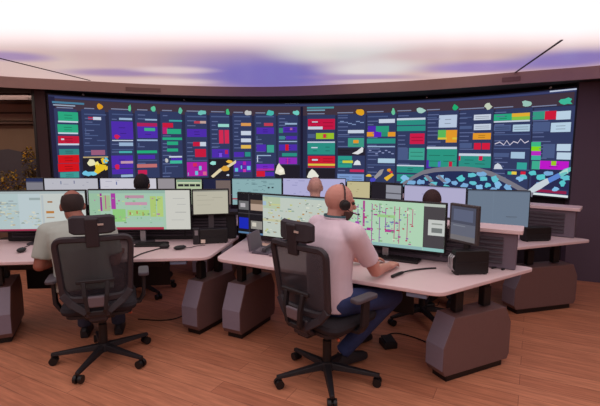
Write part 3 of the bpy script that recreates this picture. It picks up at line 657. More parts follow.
monitor('wide green schematic monitor right of the bald man', (pm.x+0.004, pm.y-0.002), (p1.x, p1.y), 0.795, 1.178, E, (184, 222, 190), group='wide front row monitors')
# F : small side monitor turned left
monitor('narrow dark-framed side monitor behind black box on right console', (1.088, 3.17), (1.215, 2.965), 0.905, 1.184,
        [(0, 0, 1, 0.5, (84, 88, 108)), (0.1, 0.08, 0.9, 0.42, (104, 112, 140)), (0, 0.5, 1, 0.85, (112, 116, 134)), (0, 0.85, 1, 1, (130, 126, 130)), (0.1, 0.55, 0.6, 0.58, (140, 146, 160))], (96, 100, 120), bez=0.018, framec=mat((64, 58, 60), 0.45), neckm=BLACK, dim=0.7)
# second row
G2 = 'second row monitors'
def row2(label, x0, x1, yt, Y, bg, cont, yb=None, Y1=None, h=0.34, zt=1.2):
    a = pd(x0, yt, Y); b_ = pd(x1, yt, Y1 or Y)
    return monitor(label, (a.x, a.y), (b_.x, b_.y), zt-h, zt, cont, bg, group=G2, bez=0.008)
def txt(seed, c, n=14): return rows(random.Random(seed), n, 0.05, 0.03, 0.95, 0.9, [c], (0.02, 0.12), (0.01, 0.02))
row2('dim grey second row monitor with dark blue top beside the yellow shrubs', 25, 43, 178, 5.42, (134, 132, 142), [(0, 0, 1, 0.12, (40, 50, 92)), (0, 0.12, 1, 0.16, (90, 90, 110))])
row2('light grey second row monitor above the wide pale screen', 43.3, 98, 177.5, 5.40, (196, 196, 206), txt(1, (150, 152, 170))+[(0.3, 0.1, 0.32, 0.22, (120, 130, 160), 1), (0.55, 0.08, 0.57, 0.2, (130, 130, 160), 1)])
row2('white second row monitor beside the dark-haired head', 99.3, 156.5, 177.5, 5.40, (214, 212, 224), txt(2, (170, 168, 190))+[(0.28, 0.12, 0.3, 0.24, (110, 120, 170), 1)])
row2('plain mid-grey second row monitor right of the dark-haired head', 157, 175, 178, 5.42, (158, 152, 158), [(0, 0, 1, 0.02, (120, 116, 120))])
row2('second row monitor with black blocks on a pale green page', 175.5, 202, 178, 5.42, (190, 206, 170), [(0, 0, 1, 0.05, (60, 60, 60)), (0.03, 0.07, 0.97, 0.13, (110, 150, 130)), (0.1, 0.15, 0.9, 0.17, (220, 224, 200)), (0.06, 0.22, 0.94, 0.31, (40, 40, 44)), (0.28, 0.22, 0.31, 0.31, (190, 206, 170)), (0.5, 0.22, 0.53, 0.31, (190, 206, 170)), (0.74, 0.22, 0.77, 0.31, (190, 206, 170))])
row2('dark navy second row monitor with grey-brown window', 202.5, 231, 178, 5.42, (30, 34, 66), [(0.46, 0.08, 1, 1, (120, 104, 100)), (0, 0, 1, 0.03, (30, 28, 40))])
row2('teal second row monitor with lines of dark text', 231.5, 282, 178, 5.40, (146, 184, 188), txt(4, (86, 116, 126), 40)+[(0, 0, 1, 0.03, (100, 130, 140), 1), (0.72, 0.32, 0.76, 0.37, (40, 50, 60), 1), (0.8, 0.32, 0.84, 0.37, (40, 50, 60), 1), (0.0, 0.75, 1, 0.8, (170, 60, 80), 1)])
row2('lavender second row monitor behind the pale bald head', 282.5, 346, 178.2, 5.40, (186, 184, 226), txt(5, (140, 140, 190), 16), Y1=5.3)
row2('small cream second row monitor above the bald man', 346.5, 370.5, 182.5, 4.95, (204, 194, 150), txt(6, (160, 150, 110), 10), Y1=4.85)
row2('black second row monitor between the cream and lavender ones', 371, 402, 183.8, 4.82, (34, 30, 38), [(0.5, 0.05, 1, 0.5, (150, 152, 164)), (0.5, 0.3, 1, 0.34, (90, 90, 100))], Y1=4.60)
row2('lavender second row monitor behind the low dark-haired head', 404, 467, 184.5, 4.78, (186, 182, 216), [(0, 0, 1, 0.03, (150, 150, 190)), (0.3, 0.25, 0.6, 0.28, (160, 156, 190))], Y1=4.40, zt=1.176)
row2('blue-grey blank second row monitor above the louvred hutch', 467.5, 531.5, 188.3, 4.0, (112, 128, 148), [(0, 0, 1, 0.03, (90, 104, 124)), (0.42, 0.02, 0.425, 0.98, (120, 138, 158)), (0.64, 0.72, 0.82, 0.735, (84, 92, 106)), (0.66, 0.755, 0.8, 0.76, (90, 98, 110))], Y1=3.86, h=0.335)

# ---------------------------------------------------------------- boxes and desk things
def desk_box(label, c, rz, w_, d_, h_, z=0.701, extra=True):
    t = thing('speaker_box', label, 'box', (c[0], c[1], z), rz, 'black boxes on the consoles')
    MB().box((0, d_/2, h_/2+0.008), (w_, d_, h_), bevel=0.006).build('case', BLACK, t)
    MB().box((0, -0.001, h_*0.52), (w_*.92, 0.006, 0.006)).build('front_seam', DARK, t)
    for sx in (-1, 1):
        MB().box((sx*(w_/2-0.02), d_/2, 0.004), (0.02, d_*.8, 0.008)).build('foot', DARK, t)
    return t
q0, q1 = pz(455, 275.5, 0.701), pz(488.5, 274.5, 0.701); qc = (q0+q1)/2
t = desk_box('large black box standing below the narrow side monitor', (qc.x, qc.y), math.atan2((q1-q0).y, (q1-q0).x), (q1-q0).length, 0.065, 0.165)
for k in range(3):
    MB().tube([(-(q1-q0).length/2-0.004, 0.01+k*0.02, 0.03), (-(q1-q0).length/2-0.02, 0.012+k*0.026, 0.05), (-(q1-q0).length/2-0.02, 0.012+k*0.026, 0.12), (-(q1-q0).length/2-0.004, 0.012+k*0.026, 0.14)], 0.006, 6).build('side_handle', SILVER, t, smooth=True)
q0, q1 = pz(200, 244.5, 0.701), pz(228, 243, 0.701); qc = (q0+q1)/2
t = desk_box('black box with a white tag below the small beige monitor', (qc.x, qc.y), math.atan2((q1-q0).y, (q1-q0).x), (q1-q0).length, 0.07, 0.13)
hw = (q1-q0).length/2
MB().box((-hw+0.028, -0.003, 0.028), (0.04, 0.006, 0.032)).build('tag_plate', mat((226, 206, 190), 0.5), t)
MB().box((-hw-0.03, 0.035, 0.075), (0.06, 0.07, 0.15), bevel=0.008).build('side_unit', DARK, t)
MB().box((-hw-0.03, -0.008, 0.11), (0.03, 0.006, 0.045)).build('side_unit_window', mat((130, 122, 126), 0.4), t)
q0, q1 = pz(526, 242, 0.701), pz(551, 241, 0.701); qc = (q0+q1)/2
desk_box('black box on the right rear console by its louvred hutch', (qc.x, qc.y), math.atan2((q1-q0).y, (q1-q0).x), (q1-q0).length, 0.1, 0.125)

def keyboard(label, c, rz, w_=0.36, d_=0.13):
    t = thing('keyboard', label, 'keyboard', (c[0], c[1], 0.701), rz, 'keyboards on the front consoles')
    MB().box((0, 0, 0.009), (w_, d_, 0.018), bevel=0.004).build('case', BLACK, t)
    kk = MB()
    for r in range(5):
        for k in range(15): kk.box((-w_/2+0.018+k*(w_-0.036)/14, -d_/2+0.02+r*(d_-0.04)/4, 0.021), (0.017, 0.016, 0.006))
    kk.build('keys', DARK, t)
c = pz(394, 259.5, 0.7); keyboard('black keyboard in front of the seated bald man', (c.x, c.y), math.atan2(-0.482, 0.876), 0.40, 0.125)
c = pz(152, 245.5, 0.7); keyboard('black keyboard below the green schematic monitor on left console', (c.x, c.y), 0.08, 0.28, 0.13)
def mouse(label, p, rz):
    c = pz(*p, 0.70); t = thing('mouse', label, 'mouse', (c.x, c.y, 0.701), rz, 'computer mice')
    MB().ell((0, 0, 0.018), (0.034, 0.058, 0.018), nu=14, nv=8).build('shell', BLACK, t, smooth=True)
    MB().box((0, 0.03, 0.03), (0.008, 0.02, 0.008), bevel=0.002).build('scroll_wheel', PLASTIC, t)
    MB().tube(spline([(0, 0.055, 0.008), (0.01, 0.1, 0.006), (-0.02, 0.16, 0.004), (0.0, 0.24, 0.004)], 5), 0.003, 6).build('cord', BLACK, t, smooth=True)
mouse('black mouse on left console left of the man in grey-green', (21.5, 252), 0.3)
mouse('black mouse on left console right of the keyboard', (180, 249.5), -0.9)
tag(MB().tube(spline([pz(131, 259, 0.706)+V((0, .05, 0)), pz(142, 253.5, 0.706), pz(152, 250.5, 0.706), pz(162, 248, 0.706), pz(168, 247.5, 0.715)], 6), 0.005, 6).build('cable', BLACK, smooth=True), 'thin black cable lying on the left console by the keyboard', 'cable')
hs = thing('handset', 'small dark rounded handset beside the left console keyboard', 'handset', tuple(pz(164.5, 248.3, 0.701)), 0.3)
MB().ell((0, 0, 0.02), (0.045, 0.03, 0.022)).build('body', DARK, hs, smooth=True)
MB().cone((0, 0, 0.036), (0, 0, 0.046), 0.012, 0.008, 10).build('button', PLASTIC, hs)
# desk phone
c = pz(263.5, 252.5, 0.70)
ph = thing('desk_phone', 'dark grey desk phone with upright screen at the left of right console', 'telephone', (c.x, c.y, 0.701), math.radians(-24)); ph.scale = (0.82, 0.82, 0.82)
PG = mat((84, 76, 88), 0.5)
MB().loft([[V((x, -0.09, 0)), V((x, 0.09, 0)), V((x, 0.09, 0.05)), V((x, -0.09, 0.018))] for x in (-0.09, 0.11)]).build('base', PG, ph, bevel=0.005)
pnl = [V((-0.13, -0.075, 0.01)), V((-0.165, -0.06, 0.185)), V((-0.125, 0.09, 0.215)), V((-0.085, 0.085, 0.045))]
MB().loft([pnl, [p+V((0.03, -0.002, 0.004)) for p in pnl]]).build('screen_panel', mat((96, 88, 98), 0.45), ph, bevel=0.004)
MB().capsule((0.04, -0.06, 0.05), (0.06, 0.07, 0.075), 0.016, 0.016).capsule((0.04, -0.06, 0.045), (0.04, -0.062, 0.035), 0.022, 0.022).capsule((0.06, 0.07, 0.07), (0.06, 0.072, 0.06), 0.022, 0.022).build('receiver', mat((60, 54, 62), 0.5), ph, smooth=True)
kp = MB()
for r in range(4):
    for k in range(3): kp.box((-0.05+k*0.022, -0.06+r*0.03, 0.026+r*0.0055), (0.015, 0.018, 0.006))
kp.build('keypad', mat((150, 140, 150), 0.5), ph)
tag(MB().box(pz(267, 245, 0.705)+V((0, 0, 0.001)), (0.18, 0.1, 0.004), math.radians(-28)).build('paper_sheet', mat((222, 186, 170), 0.7)), 'sheet of tan paper lying behind the desk phone', 'paper')
c = pz(272.5, 256, 0.701); tag(MB().ell((0, 0, 0.01), (0.035, 0.022, 0.014)).build('eyeglass_case', mat((120, 106, 116), 0.5), None, True, loc=(c.x, c.y, 0.701)), 'small grey oval case in front of the desk phone', 'case')
tag(MB().tube(spline([pz(392, 276.5, 0.713), pz(402, 272.5, 0.713), pz(413, 270, 0.710), pz(426, 268.5, 0.707), pz(436, 268, 0.707)], 6), [0.011]*7+[0.006]*18, 8).build('cable', BLACK, smooth=True), 'black cable with a thick plug curving across the right console', 'cable')
for i, (x, y) in enumerate(((494, 268.5), (503, 270))):
    c = pz(x, y, 0.701)
    tag(MB().box((0, 0, 0.006), (0.05-0.02*i, 0.012, 0.012), 0.5, 0.003).build('usb_stick', BLACK, None, loc=c), ['small black stick lying beside the large black box', 'smallest black stick lying by the corner of the louvred hutch'][i], 'stick')
# floor things
c = pz(388, 346, 0.0)
fp = thing('foot_pedal', 'small black foot pedal on the floor by the blue jeans', 'pedal', (c.x, c.y, 0.001), 0.2)
MB().box((0, 0, 0.025), (0.11, 0.13, 0.05), bevel=0.008).build('base', BLACK, fp)
MB().box((0, -0.005, 0.06), (0.09, 0.11, 0.016), Matrix.Rotation(0.15, 4, 'X'), 0.005).build('treadle', DARK, fp)
MB().tube(spline([(0.02, 0.06, 0.012), (0.05, 0.16, 0.008), (0.16, 0.2, 0.006), (0.28, 0.08, 0.006), (0.36, -0.1, 0.006), (0.42, -0.3, 0.006)], 8), 0.005, 6).build('cord', BLACK, fp, smooth=True)
c = pz(429, 308.5, 0.0); ad = thing('power_adapter', 'black power adapter on the floor below the right console', 'adapter', (c.x, c.y, 0.001), 0.3)
MB().box((0, 0, 0.03), (0.1, 0.07, 0.06), bevel=0.015).build('body', BLACK, ad)
MB().tube([(0.05, 0, 0.02), (0.12, 0.03, 0.006), (0.2, 0.12, 0.006)], 0.004, 6).build('cord', BLACK, ad)
tag(MB().tube(spline([pz(138, 319, 0.006), pz(160, 320.3, 0.006), pz(175, 318.6, 0.006), pz(187, 314, 0.006)], 6), 0.005, 6).build('cable', BLACK, smooth=True), 'thin black cable on the floor beside the left console pedestal', 'cable')
c = pz(147, 281, 0.0); fc = thing('floor_socket', 'small black floor socket box under the left console', 'socket', (c.x, c.y, 0.001), 0)
MB().box((0, 0, 0.02), (0.12, 0.1, 0.04), bevel=0.008).build('box', BLACK, fc); MB().box((0, 0, 0.043), (0.06, 0.05, 0.006)).build('cover', DARK, fc)

# ---------------------------------------------------------------- chairs
def mesh_mat():
    k = 'meshmat'
    if k not in _m: _m[k] = mat((46, 40, 48), 0.85, alpha=0.87, noise=0.2, nscale=300)
    return _m[k]
def make_chair(label, loc, rz):
    t = thing('office_chair', label, 'chair', loc, rz, 'black mesh office chairs')
    MB().cone((0, 0, 0.075), (0, 0, 0.13), 0.055, 0.04, 20).build('hub', DARK, t, smooth='auto')
    MB().cone((0, 0, 0.12), (0, 0, 0.28), 0.03, 0.03, 16).cone((0, 0, 0.27), (0, 0, 0.40), 0.019, 0.019, 16).build('gas_column', BLACK, t, smooth='auto')
    for k in range(5):
        a = 2*pi*k/5-math.radians(114); d = V((cos(a), sin(a), 0)); s = V((-d.y, d.x, 0))
        l = MB(); rs = []
        for q, wd, zt_, zb_ in ((0.03, 0.03, 0.125, 0.08), (0.2, 0.024, 0.105, 0.075), (0.36, 0.017, 0.088, 0.066)):
            rs.append([d*q+s*wd+V((0, 0, zb_)), d*q-s*wd+V((0, 0, zb_)), d*q-s*wd*.7+V((0, 0, zt_)), d*q+s*wd*.7+V((0, 0, zt_))])
        l.loft(rs); leg = l.build('base_leg', DARK, t, bevel=0.004)
        p = d*0.345
        w_ = MB(); w_.cone(p+s*0.03+V((0, 0, 0.03)), p+s*0.008+V((0, 0, 0.03)), 0.029, 0.029, 18); w_.cone(p-s*0.03+V((0, 0, 0.03)), p-s*0.008+V((0, 0, 0.03)), 0.029, 0.029, 18); w_.cone(p+V((0, 0, 0.03)), p+V((0, 0, 0.07)), 0.009, 0.009, 8); w_.cone(p+s*0.008+V((0, 0, 0.03)), p-s*0.008+V((0, 0, 0.03)), 0.012, 0.012, 10)
        w_.build('caster', BLACK, leg, smooth='auto')
    MB().box((0, -0.02, 0.395), (0.2, 0.27, 0.05), bevel=0.012).box((0, -0.17, 0.40), (0.10, 0.14, 0.05), bevel=0.01).build('tilt_mechanism', DARK, t)
    lv = MB().tube([(0.08, -0.06, 0.395), (0.15, -0.09, 0.39), (0.19, -0.11, 0.385)], 0.008, 8); lv.build('tilt_lever', BLACK, t, smooth=True)
    MB().capsule((0.19, -0.11, 0.385), (0.205, -0.118, 0.384), 0.010, 0.010, 10).build('lever_tip', mat((190, 84, 52), 0.5), t, smooth=True)
    # seat
    rs = []
    for z, k, sag in ((0.42, 0.90, 0), (0.435, 0.97, 0), (0.46, 1.0, 0), (0.482, 0.96, 0), (0.492, 0.86, 0)):
        rs.append([V((x*k, 0.03+(y)*k, z)) for x, y in round_poly([(-0.255, -0.24), (0.255, -0.24), (0.24, 0.25), (-0.24, 0.25)], 0.09)])
    MB().loft(rs).build('seat', FABRIC, t, smooth='auto')
    MB().prism(round_poly([(-0.22, -0.2), (0.22, -0.2), (0.2, 0.24), (-0.2, 0.24)], 0.08), 0.405, 0.425).build('seat_shell', DARK, t)
    # back: local 2D outline (x, z) bent and leant
    def bp(x, z):
        lean = -0.235-(z-0.5)*0.15
        return V((x, lean+0.55*x*x*(1.0), z))
    out = round_poly([(-0.208, 0.555), (0.208, 0.555), (0.236, 0.985), (-0.236, 0.985)], [0.09, 0.09, 0.055, 0.055], 6)
    path = []
    for (x, z), (x2, z2) in zip(out, out[1:]+out[:1]):
        L = math.hypot(x2-x, z2-z); n = max(1, int(L/0.05))
        for k in range(n): path.append(bp(x+(x2-x)*k/n, z+(z2-z)*k/n))
    fr = MB(); N = len(path); rs = []
    for i, p in enumerate(path):
        d = (path[(i+1) % N]-path[i-1]).normalized(); nrm = V((0, -1, 0)); nrm = (nrm-d*nrm.dot(d)).normalized(); x = d.cross(nrm)
        wd = 0.052 if p.z < 0.62 else 0.040
        rs.append([p+x*wd/2+nrm*0.008, p+x*wd*.3+nrm*0.018, p-x*wd*.3+nrm*0.018, p-x*wd/2+nrm*0.008, p-x*wd/2-nrm*0.010, p+x*wd/2-nrm*0.010])
    rs.append(rs[0]); fr.loft(rs, caps=False); fr.build('back_frame', CHAIRGREY, t, smooth='auto')
    ms = MB(); rows_ = []
    for k in range(13):
        f = k/12; z = 0.555+0.43*f; hw_ = 0.208+0.028*f-(0.03 if k in (0, 12) else 0.006)
        rows_.append([bp(-hw_+2*hw_*j/14, z)+V((0, 0.004, 0)) for j in range(15)])
    ms.loft(rows_, caps=False, closed=False); ms.build('mesh_panel', mesh_mat(), t, smooth=True)
    # lower yoke, V shaped
    yk = MB()
    for s in (-1, 1):
        yk.sweep([bp(s*0.215, 0.60)+V((0, -0.012, 0)), bp(s*0.165, 0.535)+V((0, -0.02, 0)), V((s*0.07, -0.27, 0.47)), V((s*0.05, -0.20, 0.41))], (0, -1, 0.2), 0.048, 0.026)
    yk.box((0, -0.262, 0.475), (0.16, 0.035, 0.09), bevel=0.012).box((0, -0.21, 0.415), (0.12, 0.1, 0.04), bevel=0.01)
    yk.build('back_yoke', CHAIRGREY, t, bevel=0.005)
    # lumbar bracket behind the mesh
    lb = MB()
    for s in (-1, 1):
        lb.sweep([V((s*0.075, -0.30, 0.690)), V((s*0.068, -0.318, 0.60)), V((s*0.054, -0.315, 0.50)), V((s*0.044, -0.295, 0.465))], (0, -1, 0), 0.026, 0.03)
    lb.box((0, -0.30, 0.695), (0.24, 0.022, 0.026), bevel=0.006).box((0, -0.305, 0.475), (0.10, 0.024, 0.035), bevel=0.006)
    lb.build('lumbar_bracket', DARK, t, bevel=0.004)
    MB().box((0, -0.322, 0.56), (0.105, 0.022, 0.08), Matrix.Rotation(0.12, 4, 'X'), 0.01).build('lumbar_plate', mat((104, 94, 102), 0.4), t)
    # headrest
    MB().box((0, -0.322, 1.03), (0.085, 0.03, 0.20), Matrix.Rotation(0.1, 4, 'X'), 0.01).build('headrest_post', PLASTIC, t)
    rs = []
    for k in range(11):
        x = -0.14+0.028*k; e = 1-abs(k-5)/5; hh = 0.064 if 0 < k < 10 else 0.05; th = 0.026 if 0 < k < 10 else 0.014
        y = -0.315+1.6*x*x
        rs.append([V((x, y+th, 1.08-hh)), V((x, y+th, 1.08+hh*.8)), V((x, y+th*.3, 1.08+hh)), V((x, y-th*.8, 1.08+hh*.8)), V((x, y-th*.8, 1.08-hh*.8)), V((x, y, 1.08-hh))])
    MB().loft(rs).build('headrest', mat((48, 42, 50), 0.7), t, smooth='auto')
    MB().box((0.055, -0.343, 1.085), (0.035, 0.006, 0.012)).build('headrest_tag', mat((190, 170, 160), 0.6), t)
    for s in (-1, 1):
        ar = MB(); ar.sweep([V((s*0.17, 0.02, 0.415)), V((s*0.27, 0.02, 0.42)), V((s*0.30, 0.02, 0.47)), V((s*0.305, 0.02, 0.64))], (0, 1, 0), 0.028, 0.065)
        a_ = ar.build('arm_post', DARK, t, bevel=0.006)
        pa = MB().prism(round_poly([(s*0.305-0.038, -0.10), (s*0.305+0.038, -0.10), (s*0.305+0.038, 0.11), (s*0.305-0.038, 0.11)], 0.03), 0.64, 0.667)
        pa.build('arm_pad', mat((84, 78, 86), 0.5), a_, bevel=0.008)
    return t
chair = make_chair('black mesh office chair with headrest under the man in grey-green shirt', (-1.475, 3.14, 0), math.radians(20))
def place(label, x, y, rz, headrest=True):
    c = copy_tree(chair)
    if not headrest:
        for o in [x for x in bpy.data.objects if x.parent == c and x.name.startswith('headrest')]: bpy.data.objects.remove(o)
    c.location = (x, y, 0); c.rotation_euler = (0, 0, rz); c['label'] = label; return c
place('black mesh office chair with headrest under the man in blue jeans', 0.185, 2.86, math.radians(-46))

# ---------------------------------------------------------------- people
def remeshed(mb, name, m, parent, voxel, smooth=4, solid=True):
    o = mb.build(name+'_raw', m)
    r = o.modifiers.new('r', 'REMESH'); r.mode = 'VOXEL'; r.voxel_size = voxel
    s = o.modifiers.new('s', 'SMOOTH'); s.iterations = smooth; s.factor = 0.5
    dg = bpy.context.evaluated_depsgraph_get(); me = bpy.data.meshes.new_from_object(o.evaluated_get(dg))
    me.name = name; me.materials.clear(); me.materials.append(m)
    me.polygons.foreach_set('use_smooth', [True]*len(me.polygons))
    old = o.data; bpy.data.objects.remove(o); bpy.data.meshes.remove(old)
    n = bpy.data.objects.new(name, me); COL.objects.link(n); n.parent = parent
    return n
def ringe(c, rt, fw, w_, d_, n=20, e=2.4):
    r = []
    for i in range(n):
        a = 2*pi*i/n; ca, sa = cos(a), sin(a)
        r.append(c+rt*w_*math.copysign(abs(ca)**(2/e), ca)+fw*d_*math.copysign(abs(sa)**(2/e), sa))
    return r
def person(label, hip, face_deg, neck, head, head_deg, head_pitch, sh, el, wr, kn, an, skin, shirt, trous, voxel=0.009, hands=True,
           hair=None, hair_kind='short', beard=None, fat=1.0, sleeve=0.62, group=None, hand_dir=None, toes=None, lanyard=None):
    hip = V(hip); root = thing('person', label, 'person', (hip.x, hip.y, 0), 0, group)
    O = V((hip.x, hip.y, 0)); g = lambda p: V(p)-O
    a = math.radians(face_deg); F = V((sin(a), cos(a), 0)); Rt = V((cos(a), -sin(a), 0)); Up = V((0, 0, 1))
    hp, nk, hd = g(hip), g(neck), g(head)
    ha = math.radians(head_deg); hF = V((sin(ha)*cos(head_pitch), cos(ha)*cos(head_pitch), sin(head_pitch))); hR = V((cos(ha), -sin(ha), 0)); hU = hR.cross(hF)
    HM = Matrix((hR, hF, hU)).transposed()
    H = lambda x, y, z: hd+HM @ V((x, y, z))
    sh = [g(p) for p in sh]; el = [g(p) for p in el]; wr = [g(p) for p in wr]; kn = [g(p) for p in kn]; an = [g(p) for p in an]
    ax = (nk-hp); sp = ax.normalized(); dF = (F-sp*F.dot(sp)).normalized()
    bend = -dF*0.03
    def torso(mb, gr, lo=-0.05, hi=1.0):
        T = [(lo, 0.165, 0.125), (0.10, 0.165, 0.13), (0.3, 0.16, 0.128), (0.5, 0.168, 0.13), (0.68, 0.182, 0.128), (0.80, 0.185, 0.115), (0.88, 0.165, 0.095), (0.94, 0.115, 0.075), (1.0, 0.07, 0.062)]
        mb.loft([ringe(hp+ax*t+bend*sin(pi*min(max(t, 0), 1)), Rt, dF, w_*fat+gr, d_*fat+gr) for t, w_, d_ in T if t <= hi])
    # ---- body
    b_ = MB(); torso(b_, -0.012)
    b_.capsule(nk-sp*0.02, H(0, -0.02, -0.06), 0.060, 0.056)
    b_.ell(H(0, -0.012, 0.02), (0.077, 0.098, 0.096), HM).ell(H(0, 0.028, -0.045), (0.062, 0.068, 0.083), HM).ell(H(0, 0.058, -0.092), (0.036, 0.033, 0.026), HM)
    b_.capsule(H(0, 0.092, 0.002), H(0, 0.110, -0.034), 0.010, 0.015, 8).ell(H(0, 0.082, 0.014), (0.05, 0.016, 0.010), HM).ell(H(0, 0.092, -0.064), (0.024, 0.010, 0.010), HM)
    for s in (-1, 1): b_.ell(H(s*0.079, -0.004, -0.012), (0.013, 0.022, 0.034), HM, 10, 8)
    for i in (0, 1):
        b_.capsule(sh[i], el[i], 0.052, 0.042).capsule(el[i], wr[i], 0.043, 0.029)
        b_.capsule(hp+Rt*(0.09 if i else -0.09)-V((0, 0, 0.0)), kn[i], 0.082, 0.056).capsule(kn[i], an[i], 0.056, 0.038)
        tv = V(toes[i]) if toes else F
        b_.capsule(an[i]+V((0, 0, -0.05)), an[i]+tv*0.14+V((0, 0, -0.068)), 0.030, 0.020)
        if hands:
            d = V(hand_dir[i]).normalized() if hand_dir else (wr[i]-el[i]).normalized()
            side = d.cross(Up).normalized()*(-1 if i else 1)      # towards the thumb
            up = Up
            M = Matrix((side, d, side.cross(d))).transposed().to_4x4(); M.translation = wr[i]+d*0.05
            b_.box((0, 0, 0), (0.078, 0.095, 0.030), M, 0.012)
            for k, (o_, ln) in enumerate(((0.030, 0.070), (0.010, 0.078), (-0.010, 0.073), (-0.030, 0.058))):
                p0_ = wr[i]+d*0.085+side*o_; p1_ = p0_+d*ln*.5+up*0.008; p2_ = p1_+d*ln*.36-up*0.014; p3_ = p2_+d*ln*.18-up*0.016
                b_.capsule(p0_, p1_, 0.0098, 0.009, 8).capsule(p1_, p2_, 0.009, 0.0082, 8).capsule(p2_, p3_, 0.0082, 0.0072, 8)
            t0 = wr[i]+d*0.025+side*0.03; t1 = t0+d*0.03+side*0.028-up*0.004; t2 = t1+d*0.038+side*0.006-up*0.008
            b_.capsule(t0, t1, 0.015, 0.0115, 8).capsule(t1, t2, 0.0115, 0.009, 8)
    remeshed(b_, 'body', mat(skin, 0.55, noise=0.05, nscale=30), root, voxel, 3)
    for s in (-1, 1): MB().ell(H(s*0.031, 0.083, -0.002), (0.013, 0.013, 0.011)).build('eye', mat((30, 24, 22), 0.3), root, smooth=True)
    # ---- shirt
    s_ = MB(); torso(s_, 0.012, -0.10)
    for i in (0, 1):
        e_ = sh[i]+(el[i]-sh[i])*sleeve
        s_.capsule(nk+(sh[i]-nk)*0.35-V((0, 0, 0.03)), sh[i], 0.062, 0.070)
        s_.cone(sh[i], e_, 0.071, 0.066, 18)
    remeshed(s_, 'shirt', shirt, root, max(voxel, 0.009), 5)
    MB().tube([nk+sp*0.0+(Rt*cos(k*pi/8)*0.068+dF*sin(k*pi/8)*0.062)+sp*(0.006) for k in range(16)], 0.012, 8, closed=True).build('collar', shirt, root, smooth=True)
    if lanyard:
        pts = [nk+sp*0.02+(Rt*cos(k*pi/8)*0.077+dF*sin(k*pi/8)*0.072) for k in range(16)]
        MB().sweep(pts, sp, 0.004, 0.014, closed=True).sweep(spline([nk+dF*0.074+Rt*0.02, hp+ax*.8+dF*0.145+Rt*0.04, hp+ax*.55+dF*0.165], 4), (0, 0, 1), 0.012, 0.004).build('lanyard', lanyard, root)
    # ---- trousers and shoes
    t_ = MB(); t_.ell(hp+V((0, 0, -0.01)), (0.175*fat, 0.14*fat, 0.105), Matrix((Rt, F, Up)).transposed())
    for i in (0, 1):
        t_.capsule(hp+Rt*(0.09 if i else -0.09), kn[i], 0.095, 0.070)
        q = kn[i]+(an[i]-kn[i])*1.03
        t_.ell(kn[i], (0.07, 0.07, 0.07)).cone(kn[i], q, 0.068, 0.056, 18)
    remeshed(t_, 'trousers', trous, root, max(voxel, 0.010), 4)
    for i in (0, 1):
        tv = V(toes[i]).normalized() if toes else F
        hl = an[i]-tv*0.055+V((0, 0, -0.045)); z0 = max(0.0, hl.z-0.04); 
        sd = Up.cross(tv).normalized(); rs = []
        for q, wd, tp in ((-0.01, 0.026, 0.055), (0.02, 0.036, 0.085), (0.08, 0.038, 0.095), (0.14, 0.042, 0.07), (0.2, 0.044, 0.055), (0.25, 0.036, 0.042), (0.275, 0.018, 0.03)):
            c0 = an[i]-tv*0.06+tv*q; c0 = V((c0.x, c0.y, an[i].z-0.095))
            rs.append([c0+sd*wd, c0+sd*wd+Up*tp*.5, c0+sd*wd*.5+Up*tp, c0-sd*wd*.5+Up*tp, c0-sd*wd+Up*tp*.5, c0-sd*wd])
        MB().loft(rs).build('shoe', mat((30, 27, 32), 0.5), root, smooth='auto')
    # ---- hair
    if hair:
        e_ = MB(); sc = 1.045; keep = []
        e_.ell((0, 0, 0), (0.0785*sc, 0.0995*sc, 0.098*sc), None, 36, 24)
        me_ = MB(); f2 = []
        for f in e_.f:
            c_ = sum((e_.v[i] for i in f), V())/len(f); y, z = c_.y, c_.z
            if hair_kind == 'balding': ok = (z < 0.046 and z > -0.085 and y < 0.03) and not (y > -0.02 and z < -0.02)
            elif hair_kind == 'beard': ok = False
            else: ok = (y < 0.045 or z > 0.06) and z > -0.08 and not (y > 0.0 and z < -0.01)
            if ok: f2.append(f)
        me_.v = [H(p.x, p.y-0.012, p.z+0.02) for p in e_.v]; me_.f = f2; me_.mi = [0]*len(f2)
        o = me_.build('hair', mat(hair, 0.8, noise=0.4, nscale=120), root, smooth=True)
        sm = o.modifiers.new('thick', 'SOLIDIFY'); sm.thickness = 0.009
    if beard:
        e_ = MB().ell((0, 0, 0), (0.0655, 0.0715, 0.088), None, 28, 20); f2 = []
        for f in e_.f:
            c_ = sum((e_.v[i] for i in f), V())/len(f)
            if c_.z < -0.012 and c_.y > -0.02 and not (c_.z > -0.03 and c_.y > 0.05): f2.append(f)
        q_ = MB(); q_.v = [H(p.x, p.y+0.029, p.z-0.044) for p in e_.v]; q_.f = f2; q_.mi = [0]*len(f2)
        o = q_.build('beard', mat(beard, 0.85), root, smooth=True); sm = o.modifiers.new('thick', 'SOLIDIFY'); sm.thickness = 0.004
    return root, H, HM

def cloth(c, n=0.06): return mat(c, 0.85, noise=n, nscale=18)
JEANS = mat((44, 58, 104), 0.85, noise=0.3, nscale=40); NAVYT = mat((48, 50, 70), 0.85, noise=0.2, nscale=40)
